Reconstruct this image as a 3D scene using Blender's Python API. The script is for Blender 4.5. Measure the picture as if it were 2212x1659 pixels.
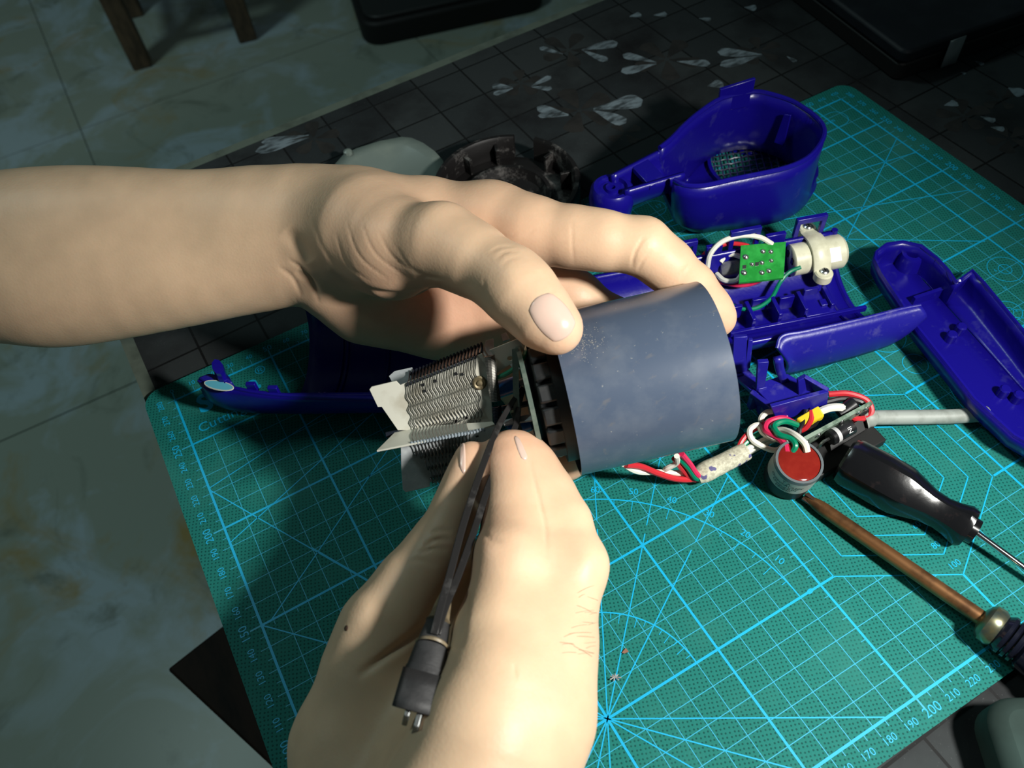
import bpy, math, random
import numpy as np
from mathutils import Vector, Matrix

# ------------------------------------------------------------------ camera, world, lights, exposure
random.seed(7)
rng = np.random.default_rng(7)
scene = bpy.context.scene
for o in list(bpy.data.objects):
    bpy.data.objects.remove(o)
COL = scene.collection
S = 0.001                                  # everything below is written in millimetres
# camera pose solved from the printed grid of the cutting mat (x, y = the mat's ruler in mm, z = up)
R = np.array([[0.8695319, -0.48910704, -0.06847312],
              [-0.43266705, -0.68755381, -0.58315434],
              [0.23814594, 0.53669737, -0.80947047]])
C = np.array([51.0775, -9.7703, 317.2277])
F = 1770.955
cd = bpy.data.cameras.new('camera')
cam = bpy.data.objects.new('camera', cd)
COL.objects.link(cam)
scene.camera = cam
cd.sensor_fit = 'HORIZONTAL'
cd.sensor_width = 36.0
cd.lens = F / 2212 * 36.0
cd.clip_start = 0.01
cd.clip_end = 50
cd.dof.use_dof = True
cd.dof.focus_distance = 0.335
cd.dof.aperture_fstop = 17
M = Matrix.Identity(4)
for i in range(3):
    M[i][0] = R[0, i]
    M[i][1] = -R[1, i]
    M[i][2] = -R[2, i]
    M[i][3] = C[i] * S
cam.matrix_world = M

world = bpy.data.worlds.new('room')
scene.world = world
world.use_nodes = True
bg = world.node_tree.nodes['Background']
bg.inputs[0].default_value = (0.55, 0.82, 0.86, 1)
bg.inputs[1].default_value = 0.045

LAMP = (292, -114, 341)
ld = bpy.data.lights.new('work_lamp_offscreen', 'SPOT')
ld.energy = 12.0
ld.color = (1.0, 0.985, 0.93)
ld.shadow_soft_size = 0.022
ld.spot_size = math.radians(86)
ld.spot_blend = 1.0
lo_ = bpy.data.objects.new('work_lamp_offscreen', ld)
COL.objects.link(lo_)
lo_.location = [c * S for c in LAMP]
lo_.rotation_euler = (Vector((166, 96, 50)) - Vector(LAMP)).to_track_quat('-Z', 'Y').to_euler()
# cool fill light, unseen, added to brighten the floor
cl = bpy.data.lights.new('fill_light_offscreen', 'AREA')
cl.energy = 8.5
cl.color = (0.74, 1.0, 0.98)
cl.shape = 'DISK'
cl.size = 0.35
co = bpy.data.objects.new('fill_light_offscreen', cl)
COL.objects.link(co)
co.location = (-0.75, 1.25, 1.75)
co.rotation_euler = (0, 0, 0)

scene.view_settings.view_transform = 'Standard'
scene.view_settings.look = 'None'
scene.view_settings.gamma = 1
scene.view_settings.use_curve_mapping = False
scene.view_settings.exposure = 0.0


# ------------------------------------------------------------------ helpers
def ray(x, y):
    return R.T @ np.array([(x - 1106) / F, (y - 829.5) / F, 1.0])


def at(x, y, z=0.0):                       # photo pixel -> point on the horizontal plane at height z
    d = ray(x, y)
    return C + d * ((z - C[2]) / d[2])


def ad(x, y, dep):                         # photo pixel -> point at a given distance in front of the lens
    return C + ray(x, y) * dep


def V(*a):
    return np.array(a, float)


def unit(v):
    v = np.asarray(v, float)
    return v / np.linalg.norm(v)


def srgb(r, g, b):
    f = lambda c: ((c / 255) / 12.92) if c / 255 < .04045 else (((c / 255) + .055) / 1.055) ** 2.4
    return (f(r), f(g), f(b), 1)


def tag(o, label=None, cat=None, group=None, kind=None):
    if label: o['label'] = label
    if cat: o['category'] = cat
    if group: o['group'] = group
    if kind: o['kind'] = kind
    return o


def thing(name, label, cat, loc, group=None, kind=None):
    o = bpy.data.objects.new(name, None)
    COL.objects.link(o)
    o.empty_display_size = 0.01
    o.location = [c * S for c in loc]
    o['org'] = [float(c) for c in loc]
    return tag(o, label, cat, group, kind)


def obj(name, geo, mat, parent=None, smooth=True, ang=0.6, org=None, solid=0.0, bevel=0.0, sub=0, label=None):
    """geo: (verts, faces) or list of those, world millimetres -> ONE mesh object"""
    if isinstance(geo, tuple):
        geo = [geo]
    vs, fs, n = [], [], 0
    for v, f in geo:
        v = np.asarray(v, float)
        vs.append(v)
        fs += [tuple(int(i) + n for i in q) for q in f]
        n += len(v)
    vs = np.concatenate(vs)
    if parent is not None:
        porg = np.array(parent['org'])
        org = np.array(parent['org']) if org is None else np.asarray(org, float)
    else:
        porg = V(0, 0, 0)
        if org is None:
            lo, hi = vs.min(0), vs.max(0)
            org = V((lo[0] + hi[0]) / 2, (lo[1] + hi[1]) / 2, lo[2])
    me = bpy.data.meshes.new(name)
    me.from_pydata(((vs - org) * S).tolist(), [], fs)
    me.validate()
    if smooth:
        me.shade_smooth()
        if ang:
            me.set_sharp_from_angle(angle=ang)
    if mat is not None:
        me.materials.append(mat)
    o = bpy.data.objects.new(name, me)
    COL.objects.link(o)
    o['org'] = [float(c) for c in org]
    o.parent = parent
    o.location = ((np.asarray(org) - porg) * S).tolist()
    if bevel:
        m = o.modifiers.new('bevel', 'BEVEL')
        m.width = bevel * S
        m.segments = 2
        m.limit_method = 'ANGLE'
        m.angle_limit = 0.7
    if solid:
        m = o.modifiers.new('solid', 'SOLIDIFY')
        m.thickness = solid * S
        m.offset = 0
    if sub:
        m = o.modifiers.new('sub', 'SUBSURF')
        m.levels = sub
        m.render_levels = sub
    if label:
        o['label'] = label
    return o


def frame_of(d, up=(0, 0, 1)):
    d = unit(d)
    u = np.asarray(up, float)
    if abs(d @ unit(u)) > .98:
        u = V(1, 0, 0)
    x = unit(np.cross(u, d))
    return x, np.cross(d, x), d


def spline(P, n=8):
    P = [np.asarray(p, float) for p in P]
    Q = [2 * P[0] - P[1]] + P + [2 * P[-1] - P[-2]]
    out = []
    for i in range(1, len(Q) - 2):
        a, b, c, d = Q[i - 1], Q[i], Q[i + 1], Q[i + 2]
        for k in range(n):
            t = k / n
            out.append(.5 * (2 * b + (c - a) * t + (2 * a - 5 * b + 4 * c - d) * t * t + (3 * b - a - 3 * c + d) * t ** 3))
    out.append(P[-1])
    return np.array(out)


def sweep(P, r, n=10, caps=True, flat=1.0, up=(0, 0, 1)):
    """round (or flattened) section carried along a polyline"""
    P = np.asarray(P, float)
    m = len(P)
    r = np.broadcast_to(np.asarray(r, float), (m,))
    T = np.gradient(P, axis=0)
    T /= np.linalg.norm(T, axis=1)[:, None] + 1e-12
    x, y, _ = frame_of(T[0], up)
    vs, fs = [], []
    a = np.linspace(0, 2 * math.pi, n, endpoint=False)
    for i in range(m):
        x = unit(x - T[i] * (x @ T[i]))
        y = np.cross(T[i], x)
        vs.append(P[i] + r[i] * (np.cos(a)[:, None] * x + flat * np.sin(a)[:, None] * y))
    for i in range(m - 1):
        for j in range(n):
            k = (j + 1) % n
            fs.append((i * n + j, i * n + k, (i + 1) * n + k, (i + 1) * n + j))
    if caps:
        fs.append(tuple(range(n - 1, -1, -1)))
        fs.append(tuple((m - 1) * n + j for j in range(n)))
    return np.concatenate(vs), fs


def lathe(profile, a, d, n=32, up=(0, 0, 1), cap=True):
    """profile: list of (s along axis, radius) from point a along direction d"""
    x, y, z = frame_of(d, up)
    t = np.linspace(0, 2 * math.pi, n, endpoint=False)
    vs, fs = [], []
    for s, r in profile:
        vs.append(np.asarray(a) + z * s + r * (np.cos(t)[:, None] * x + np.sin(t)[:, None] * y))
    for i in range(len(profile) - 1):
        for j in range(n):
            k = (j + 1) % n
            fs.append((i * n + j, i * n + k, (i + 1) * n + k, (i + 1) * n + j))
    if cap:
        fs.append(tuple(range(n - 1, -1, -1)))
        fs.append(tuple((len(profile) - 1) * n + j for j in range(n)))
    return np.concatenate(vs), fs


def box(c, x, y, z, hx, hy, hz):
    c, x, y, z = [np.asarray(q, float) for q in (c, x, y, z)]
    vs = [c + sx * hx * x + sy * hy * y + sz * hz * z for sx in (-1, 1) for sy in (-1, 1) for sz in (-1, 1)]
    return np.array(vs), [(0, 1, 3, 2), (4, 6, 7, 5), (0, 4, 5, 1), (2, 3, 7, 6), (0, 2, 6, 4), (1, 5, 7, 3)]


def abox(x0, x1, y0, y1, z0, z1):
    return box(((x0 + x1) / 2, (y0 + y1) / 2, (z0 + z1) / 2), (1, 0, 0), (0, 1, 0), (0, 0, 1), (x1 - x0) / 2, (y1 - y0) / 2, (z1 - z0) / 2)


def prism(poly, z0, z1):
    """vertical prism over a plan polygon"""
    p = np.asarray(poly, float)[:, :2]
    n = len(p)
    if np.sum(p[:, 0] * np.roll(p[:, 1], -1) - p[:, 1] * np.roll(p[:, 0], -1)) < 0:
        p = p[::-1]
    vs = np.concatenate([np.c_[p, np.full(n, z0)], np.c_[p, np.full(n, z1)]])
    fs = [tuple(range(n - 1, -1, -1)), tuple(range(n, 2 * n))]
    fs += [(i, (i + 1) % n, n + (i + 1) % n, n + i) for i in range(n)]
    return vs, fs


def slab(poly3, nrm, th):
    """plate: planar polygon in space with thickness"""
    p = np.asarray(poly3, float)
    n = len(p)
    nn = unit(nrm) * th / 2
    vs = np.concatenate([p - nn, p + nn])
    fs = [tuple(range(n - 1, -1, -1)), tuple(range(n, 2 * n))]
    fs += [(i, (i + 1) % n, n + (i + 1) % n, n + i) for i in range(n)]
    return vs, fs


def grid(G, close_u=False):
    """G: (m, n, 3) array of points"""
    m, n = G.shape[:2]
    fs = []
    for i in range(m - (0 if close_u else 1)):
        for j in range(n - 1):
            k = (i + 1) % m
            fs.append((i * n + j, k * n + j, k * n + j + 1, i * n + j + 1))
    return G.reshape(-1, 3), fs


def rrect(x0, x1, y0, y1, r, n=6):
    out = []
    for cx, cy, a0 in ((x1 - r, y1 - r, 0), (x0 + r, y1 - r, 90), (x0 + r, y0 + r, 180), (x1 - r, y0 + r, 270)):
        for k in range(n + 1):
            a = math.radians(a0 + 90 * k / n)
            out.append((cx + r * math.cos(a), cy + r * math.sin(a)))
    return out


# ------------------------------------------------------------------ materials
def mat(name, color, rough=.5, metal=0.0, spec=.5, alpha=1.0, trans=0.0, coat=0.0):
    m = bpy.data.materials.new(name)
    m.use_nodes = True
    b = m.node_tree.nodes['Principled BSDF']
    b.inputs['Base Color'].default_value = color if len(color) == 4 else (*color, 1)
    b.inputs['Roughness'].default_value = rough
    b.inputs['Metallic'].default_value = metal
    b.inputs['Specular IOR Level'].default_value = spec
    b.inputs['Alpha'].default_value = alpha
    b.inputs['Transmission Weight'].default_value = trans
    b.inputs['Coat Weight'].default_value = coat
    return m


def nodes(m):
    return m.node_tree.nodes, m.node_tree.links, m.node_tree.nodes['Principled BSDF']


def mottle(m, color2, scale=40, lo=.45, hi=.65, detail=5, rough=.6, bump=0.0, bscale=None, stretch=None, coord='Object', dist=0.0):
    """mix a second colour in by noise, optional bump"""
    N, L, b = nodes(m)
    tc = N.new('ShaderNodeTexCoord')
    mp = N.new('ShaderNodeMapping')
    L.new(tc.outputs[coord], mp.inputs[0])
    if stretch: mp.inputs['Scale'].default_value = stretch
    nz = N.new('ShaderNodeTexNoise')
    nz.inputs['Scale'].default_value = scale
    nz.inputs['Detail'].default_value = detail
    nz.inputs['Roughness'].default_value = rough
    nz.inputs['Distortion'].default_value = dist
    L.new(mp.outputs[0], nz.inputs[0])
    rp = N.new('ShaderNodeMapRange')
    rp.inputs[1].default_value = lo
    rp.inputs[2].default_value = hi
    L.new(nz.outputs[0], rp.inputs[0])
    mx = N.new('ShaderNodeMix')
    mx.data_type = 'RGBA'
    src = b.inputs['Base Color']
    if src.is_linked:
        L.new(src.links[0].from_socket, mx.inputs[6])
    else:
        mx.inputs[6].default_value = src.default_value
    mx.inputs[7].default_value = color2
    L.new(rp.outputs[0], mx.inputs[0])
    L.new(mx.outputs[2], src)
    if bump:
        n2 = N.new('ShaderNodeTexNoise')
        n2.inputs['Scale'].default_value = bscale or scale
        n2.inputs['Detail'].default_value = 6
        L.new(mp.outputs[0], n2.inputs[0])
        bp = N.new('ShaderNodeBump')
        bp.inputs['Strength'].default_value = bump
        bp.inputs['Distance'].default_value = 0.0006
        L.new(n2.outputs[0], bp.inputs['Height'])
        L.new(bp.outputs[0], b.inputs['Normal'])
    return m


M_blue = mottle(mat('blue_plastic', (0.007, 0.004, 0.215), .28, spec=.45), (0.045, 0.045, 0.23, 1), 120, .60, .9, bump=.12, bscale=500)
M_blue2 = mottle(mat('blue_plastic_dusty', (0.011, 0.009, 0.235), .38, spec=.4), (0.09, 0.085, 0.26, 1), 160, .57, .88, bump=.15, bscale=500)
M_black = mottle(mat('black_plastic', (0.008, 0.008, 0.009), .3), (0.02, 0.02, 0.022, 1), 200)
M_steel = mat('steel', (0.55, 0.56, 0.58), .28, 1.0)
M_chrome = mat('chrome', (0.8, 0.8, 0.82), .12, 1.0)
M_nichrome = mat('heating_wire_metal', (0.32, 0.32, 0.32), .3, 1.0)
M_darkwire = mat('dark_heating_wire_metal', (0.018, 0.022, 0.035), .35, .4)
M_mica = mottle(mat('mica_board', (0.58, 0.57, 0.49), .5), (0.34, 0.30, 0.22, 1), 60, .5, .8, bump=.1)
M_micag = mottle(mat('mica_board_grey', (0.34, 0.36, 0.37), .45), (0.45, 0.47, 0.47, 1), 300, .45, .7)
M_white = mat('white_insulation', (0.78, 0.77, 0.68), .4)
M_red = mat('red_insulation', (0.55, 0.02, 0.03), .4)
M_pink = mat('crimson_insulation', (0.62, 0.02, 0.09), .4)
M_green = mat('green_insulation', (0.0, 0.20, 0.10), .35)
M_blackw = mat('black_insulation', (0.012, 0.012, 0.013), .4)
M_yellow = mat('yellow_tape', (0.75, 0.55, 0.02), .4)
M_cream = mottle(mat('cream_plastic', (0.72, 0.70, 0.52), .38), (0.60, 0.58, 0.42, 1), 150)
M_pcb = mottle(mat('circuit_board_green', (0.015, 0.25, 0.035), .35), (0.03, 0.36, 0.06, 1), 180)
M_solder = mat('solder', (0.6, 0.6, 0.58), .3, 1.0)
M_cable = mottle(mat('grey_cable', (0.33, 0.36, 0.33), .5), (0.24, 0.26, 0.23, 1), 120)

# ------------------------------------------------------------------ floor (marble tiles), 700 mm below the table top
ZF = -700.0
M_tile = mat('marble_tile', (0.33, 0.38, 0.32), .32, spec=.3)
mottle(M_tile, (0.42, 0.52, 0.56, 1), 5.5, .48, .62, 6, .6, dist=.8)
mottle(M_tile, (0.36, 0.27, 0.09, 1), 4.6, .56, .74, 5, .6, dist=1.2)
mottle(M_tile, (0.17, 0.20, 0.155, 1), 5.0, .56, .74, 6, .65, dist=1.5)
N_, L_, B_ = nodes(M_tile)
M_grout = mat('grout', (0.16, 0.19, 0.17), .7)
floor = obj('floor', abox(-2600, 3000, -1400, 4200, ZF - 40, ZF - 3), M_grout, org=(0, 0, ZF - 40))
tag(floor, kind='structure')
M_wall = mat('painted_wall', (.55, .56, .54), .8)
tag(obj('wall_back', abox(-2600, 3000, 4150, 4200, ZF, 1900), M_wall, smooth=False), kind='structure')
tag(obj('wall_side', abox(2950, 3000, -1400, 4150, ZF, 1900), M_wall, smooth=False), kind='structure')
TX, TY, TP = -95.0, 990.0, 730.0
k = 0
for i in range(-3, 4):
    for j in range(-3, 5):
        x0, y0 = TX + i * TP, TY + j * TP
        sk = .012 * (0)
        tp = obj('floor_tile', abox(x0 + 1.2, x0 + TP - 1.2, y0 + 1.2, y0 + TP - 1.2, ZF - 6, ZF), M_tile, floor, smooth=False)

# ------------------------------------------------------------------ table and tablecloth
TA = math.radians(2.0)                      # the table is turned a little against the mat
tx, ty = V(math.cos(TA), math.sin(TA), 0), V(-math.sin(TA), math.cos(TA), 0)
T0 = V(-19.5, 456.5, 0)                     # far corner beside the forearm


def tab(u, v, z=0.0):                       # u along the far edge, v towards the operator
    p = T0 + tx * u - ty * v
    return V(p[0], p[1], z)


M_wood = mottle(mat('dark_wood', (0.030, 0.020, 0.014), .45), (0.012, 0.008, 0.006, 1), 9, .4, .65, stretch=(2, 14, 14))
table = thing('table', 'dark wooden table under the black patterned tablecloth', 'table', tab(550, 360, ZF))
obj('tabletop', prism([tab(3, 3), tab(1100, 3), tab(1100, 760), tab(3, 760)], -30, -4.6), M_wood, table, smooth=False)
for u, v in ((60, 60), (1040, 60), (60, 700), (1040, 700)):
    obj('leg', box(tab(u, v, (ZF - 30) / 2), tx, ty, (0, 0, 1), 28, 28, (-30 - ZF) / 2), M_wood, table, bevel=3)

M_cloth = mat('printed_cloth', (0.034, 0.038, 0.040), .6, spec=.12)
N_, L_, B_ = nodes(M_cloth)
tc = N_.new('ShaderNodeTexCoord')
mp = N_.new('ShaderNodeMapping')
L_.new(tc.outputs['Object'], mp.inputs[0])
PIT = .0326
mp.inputs['Scale'].default_value = (1 / PIT, 1 / PIT, 1)
bk = N_.new('ShaderNodeTexBrick')
bk.offset = 0
bk.inputs['Color1'].default_value = (0.036, 0.042, 0.043, 1)
bk.inputs['Color2'].default_value = (0.024, 0.029, 0.031, 1)
bk.inputs['Mortar'].default_value = (0.008, 0.009, 0.009, 1)
bk.inputs['Scale'].default_value = 1.0
bk.inputs['Mortar Size'].default_value = 0.022
bk.inputs['Mortar Smooth'].default_value = .3
bk.inputs['Brick Width'].default_value = 1.0
bk.inputs['Row Height'].default_value = 1.0
L_.new(mp.outputs[0], bk.inputs[0])
L_.new(bk.outputs[0], B_.inputs['Base Color'])
mottle(M_cloth, (0.012, 0.012, 0.013, 1), 14, .48, .72)
mottle(M_cloth, (0.07, 0.075, 0.075, 1), 900, .62, .8)
M_clear = mottle(mat('clear_vinyl_hem', (0.12, 0.15, 0.12), .4), (0.08, 0.10, 0.08, 1), 60)
cloth = obj('tablecloth', prism([tab(0, 0), tab(1103, 0), tab(1103, 763), tab(0, 763)], -4.5, -3.0), M_clear, smooth=False, org=tab(0, 0, -4.5))
tag(cloth, 'black vinyl tablecloth printed with grey flowers and square tiles, pale clear hem', 'tablecloth')
org = tab(262, 51, -3.0)
cp = obj('printed_field', prism([tab(6.5, 7), tab(1096, 7), tab(1096, 756), tab(6.5, 756)], -3.4, -2.9), M_cloth, cloth, smooth=False, org=org)
# turn the print's own axes with the table
for v in cp.data.vertices:
    v.co = Matrix.Rotation(-TA, 3, 'Z') @ v.co
cp.rotation_euler[2] = TA
# printed flowers: silvery and dark petals
M_petal = mottle(mat('silver_petal_print', (0.20, 0.25, 0.28), .35), (0.045, 0.055, 0.06, 1), 26, .42, .62, stretch=(3, 9, 1))
M_dpetal = mottle(mat('dark_petal_print', (0.018, 0.017, 0.016), .4), (0.030, 0.028, 0.026, 1), 60, .4, .6)


def petal(px0, px1, width, z, notch=3):
    """fan-shaped petal from its root to its rounded tip, width in mm"""
    a, b = at(*px0, -2.9), at(*px1, -2.9)
    d = b - a
    n = V(-d[1], d[0], 0) / np.linalg.norm(d)
    L, Rr = [], []
    for t in np.linspace(0, 1, 13):
        w = width * .5 * (0.12 + .88 * math.sin(min(1, t * 1.15) * math.pi / 2) ** 1.4)
        if t > .8: w *= math.sqrt(max(0, 1 - ((t - .8) / .2) ** 2)) * .9 + .1
        wob = 1 + .1 * math.sin(t * 9 + width)
        L.append(a + d * t + n * w * wob)
        Rr.append(a + d * t - n * w)
    poly = L + Rr[::-1]
    vs = np.array(poly)
    vs[:, 2] = z
    return vs, [tuple(range(len(poly)))]


darkp, silv = [], []
for c, rr, n in (((1228, 108), 62, 5), ((1125, 180), 48, 5), ((1252, 238), 80, 5), ((1440, 128), 74, 5), ((1640, 110), 50, 5), ((678, 300), 60, 5), ((2080, 250), 60, 5), ((1350, 288), 40, 4), ((2180, 300), 50, 5), ((2160, 215), 40, 4)):
    for q in range(n):
        a = 2 * math.pi * q / n + c[0] * .7
        darkp.append(petal((c[0] + 6 * math.cos(a), c[1] + 4 * math.sin(a)), (c[0] + rr * math.cos(a), c[1] + rr * .62 * math.sin(a)), rr * .16, -2.85 + .005 * (len(darkp) % 7)))
for a, b, w in (((1257, 108), (1334, 92), 8), ((1257, 108), (1312, 132), 5), ((1216, 117), (1166, 103), 4), ((1108, 189), (1063, 185), 5), ((1108, 191), (1066, 204), 4), ((1147, 187), (1190, 165), 4), ((1147, 188), (1192, 192), 4),
                ((1282, 236), (1388, 216), 11), ((1282, 238), (1352, 266), 8), ((1228, 248), (1160, 232), 6), ((1228, 250), (1162, 250), 4), ((1418, 135), (1345, 118), 6), ((1418, 138), (1342, 156), 7), ((1462, 133), (1534, 138), 6),
                ((1646, 118), (1550, 112), 8), ((1646, 120), (1556, 142), 7), ((1412, 33), (1441, 31), 5), ((1360, 36), (1385, 31), 5), ((1510, 40), (1536, 43), 4), ((1608, 16), (1634, 18), 6), ((1528, 186), (1562, 180), 7), ((1700, 122), (1720, 134), 3),
                ((667, 292), (565, 308), 6), ((667, 298), (552, 328), 7), ((2075, 156), (2086, 160), 2), ((2106, 132), (2125, 140), 3), ((2040, 228), (2068, 222), 5), ((2118, 252), (2150, 262), 4), ((2178, 190), (2212, 204), 8), ((2140, 275), (2170, 280), 4)):
    silv.append(petal(a, b, w * 1.25, -2.80 + .004 * (len(silv) % 5)))
for g_ in darkp: obj('dark_petal', g_, M_dpetal, cloth, smooth=False)
for g_ in silv: obj('silver_petal', g_, M_petal, cloth, smooth=False)

# ------------------------------------------------------------------ cutting mat with its printed rulers
M_mat = mat('mat_vinyl', (0.018, 0.188, 0.155), .62, spec=.12)
N_, L_, B_ = nodes(M_mat)
tc = N_.new('ShaderNodeTexCoord')
vo = N_.new('ShaderNodeTexVoronoi')
vo.voronoi_dimensions = '2D'
vo.inputs['Scale'].default_value = 640
vo.inputs['Randomness'].default_value = .22
mp = N_.new('ShaderNodeMapping')
mp.inputs['Rotation'].default_value = (0, 0, .35)
L_.new(tc.outputs['Object'], mp.inputs[0])
L_.new(mp.outputs[0], vo.inputs[0])
lt = N_.new('ShaderNodeMapRange')
lt.inputs[1].default_value = .20
lt.inputs[2].default_value = .27
L_.new(vo.outputs['Distance'], lt.inputs[0])
mx = N_.new('ShaderNodeMix')
mx.data_type = 'RGBA'
mx.inputs[6].default_value = (0.003, 0.07, 0.062, 1)
mx.inputs[7].default_value = (0.012, 0.165, 0.142, 1)
L_.new(lt.outputs[0], mx.inputs[0])
L_.new(mx.outputs[2], B_.inputs['Base Color'])
mottle(M_mat, (0.028, 0.185, 0.155, 1), 28, .5, .8)
bp = N_.new('ShaderNodeBump')
bp.inputs['Strength'].default_value = .25
bp.inputs['Distance'].default_value = .0002
L_.new(vo.outputs['Distance'], bp.inputs['Height'])
L_.new(bp.outputs[0], B_.inputs['Normal'])
M_line = mat('mat_print_blue', (0.006, 0.40, 0.70), .45, spec=.3)
M_thin = mat('mat_print_pale_blue', (0.03, 0.37, 0.56), .45, spec=.3)
cmat = obj('cutting_mat', prism(rrect(-14, 434, -10.5, 291.5, 9), -2.95, 0), M_mat, smooth=False, org=(0, 0, -2.95))
tag(cmat, 'green cutting mat printed with a blue millimetre grid and protractor', 'cutting mat')


def seg(a, b, w, z):
    a, b = V(a[0], a[1], z), V(b[0], b[1], z)
    n = unit(V(-(b - a)[1], (b - a)[0], 0)) * w / 2
    return np.array([a - n, b - n, b + n, a + n]), [(0, 1, 2, 3)]


def arc(c, r, a0, a1, w, z):
    n = max(8, int(abs(a1 - a0) / 3))
    out = []
    t = np.radians(np.linspace(a0, a1, n + 1))
    ins = np.c_[c[0] + (r - w / 2) * np.cos(t), c[1] + (r - w / 2) * np.sin(t), np.full(n + 1, z)]
    ous = np.c_[c[0] + (r + w / 2) * np.cos(t), c[1] + (r + w / 2) * np.sin(t), np.full(n + 1, z)]
    return np.concatenate([ins, ous]), [(i, n + 1 + i, n + 2 + i, i + 1) for i in range(n)]


thin, thick, fig = [], [], []
for u in range(10, 420, 10):
    if u % 50: thin.append(seg((u, 0), (u, 280), .32, .03))
for v in range(10, 280, 10):
    if v % 50:
        thin.append(seg((50 if v > 250 else 0, v), (420, v), .32, .035))
for u in range(50, 420, 50): thick.append(seg((u, 0), (u, 280), .95, .05))
for v in range(50, 280, 50): thick.append(seg((0, v), (420, v), .95, .055))
for a, b in (((0, 0), (420, 0)), ((0, 280), (420, 280)), ((0, 0), (0, 280)), ((420, 0), (420, 280))):
    thick.append(seg(a, b, 1.05, .06))
for u in range(0, 421, 5):
    l = 5 if u % 50 == 0 else (3.8 if u % 10 == 0 else 2.4)
    w = .7 if u % 50 == 0 else .3
    for y, s in ((0, -1), (280, 1)): thin.append(seg((u, y), (u, y + s * l), w, .04))
    if u > 100: thin.append(seg((u, 200), (u, 198), .25, .041))
for v in range(0, 281, 5):
    l = 5 if v % 50 == 0 else (3.8 if v % 10 == 0 else 2.4)
    w = .7 if v % 50 == 0 else .3
    for x, s in ((0, -1), (420, 1)): thin.append(seg((x, v), (x + s * l, v), w, .04))
    thin.append(seg((200, v), (197.6, v), .25, .041))
for u in range(5, 200, 10): thin.append(seg((u, 150), (u, 147.6), .25, .041))
# protractor
for r in (90, 40): fig.append(arc((100, 50), r, 0, 180, .55, .07))
for a in range(0, 181, 5):
    for r, l in ((90, 5 if a % 10 == 0 else 2.6), (40, 4 if a % 10 == 0 else 2.4)):
        c_, s_ = math.cos(math.radians(a)), math.sin(math.radians(a))
        fig.append(seg((100 + r * c_, 50 + r * s_), (100 + (r - l) * c_, 50 + (r - l) * s_), .3, .072))
for a in (30, 45, 60, 120, 135, 150, -30, -45, -60, -120, -135, -150):
    c_, s_ = math.cos(math.radians(a)), math.sin(math.radians(a))
    rr = min(140, 99.5 / abs(c_)) if a > 0 else min(49.5 / abs(s_), 99.5 / abs(c_))
    fig.append(seg((100, 50), (100 + (76 if a > 0 else rr) * c_, 50 + (76 if a > 0 else rr) * s_), .5, .074))
    if a > 0: fig.append(seg((100 + 80 * c_, 50 + 80 * s_), (100 + rr * c_, 50 + rr * s_), .45, .075))
# nested hexagons
hexes = []
for r in (10, 20, 30, 40, 50):
    pts = [(250 + r * math.cos(math.radians(90 + 60 * k)), 75 + r * math.sin(math.radians(90 + 60 * k))) for k in range(6)]
    for k in range(6): fig.append(seg(pts[k], pts[(k + 1) % 6], .5, .07))
hex50 = [(250 + 49.6 * math.cos(math.radians(90 + 60 * k)), 75 + 49.6 * math.sin(math.radians(90 + 60 * k))) for k in range(6)]
# circles
for (c, r) in (((310, 110), 5.7), ((390, 130), 8.4), ((370, 110), 6.2), ((310, 130), 10), ((345, 130), 9)): fig += [arc(c, r, 0, 360, .35, .07), seg((c[0] - 3, c[1]), (c[0] + 3, c[1]), .3, .07), seg((c[0], c[1] - 3), (c[0], c[1] + 3), .3, .07)]
fig += [arc((390, 130), 3.2, 0, 360, .35, .07), arc((370, 110), 2.3, 0, 360, .35, .07)]
for r in (41, 36, 30, 24): fig.append(arc((350, 75), r, 0, 360, .4, .07))
# long angle lines
for a, b in (((0, 222), (58, 122)), ((4, 150), (118, 225)), ((0, 192), (120, 235)), ((0, 150), (30, 120)), ((0, 223), (130, 245)), ((420, 219.2), (250, 250)), ((420, 180.9), (250, 245)), ((420, 234.2), (300, 165)), ((397, 149), (300, 216)), ((150, 205), (60, 189.5))):
    fig.append(seg(a, b, .5, .073))
for (x0, x1, y, r) in ((392, 405, 267, 6.5), (262, 271, 263, 6)):
    fig += [arc((x1, y), r, -90, 90, .35, .07), arc((x0, y), r, 90, 270, .35, .07), seg((x0, y + r), (x1, y + r), .35, .07), seg((x0, y - r), (x1, y - r), .35, .07)]
# the hexagon's own field hides the grid below it, so cut the grid lines there
import itertools


def inside_hex(p):
    x, y = abs(p[0] - 250), abs(p[1] - 75)
    return x <= 43.0 and y + x / math.sqrt(3) <= 49.7


def clip(lines):
    out = []
    for v, f in lines:
        a, b = (v[0] + v[3]) / 2, (v[1] + v[2]) / 2
        w = np.linalg.norm(v[3] - v[0])
        ts = np.linspace(0, 1, 281)
        ok = [not (inside_hex(a + (b - a) * t)) and not (0.5 < (a + (b - a) * t)[0] < 49.5 and 250.5 < (a + (b - a) * t)[1] < 279.5) for t in ts]
        if all(ok):
            out.append((v, f))
            continue
        i = 0
        while i < len(ts):
            if ok[i]:
                j = i
                while j + 1 < len(ts) and ok[j + 1]: j += 1
                if j > i: out.append(seg(a + (b - a) * ts[i], a + (b - a) * ts[j], w, a[2]))
                i = j + 1
            else:
                i += 1
    return out


thin = clip(thin)
thick = clip(thick)
obj('fine_grid_print', thin, M_thin, cmat, smooth=False)
obj('ruler_line_print', thick, M_line, cmat, smooth=False)
obj('figure_print', fig, M_line, cmat, smooth=False)

_tcache = {}


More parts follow.
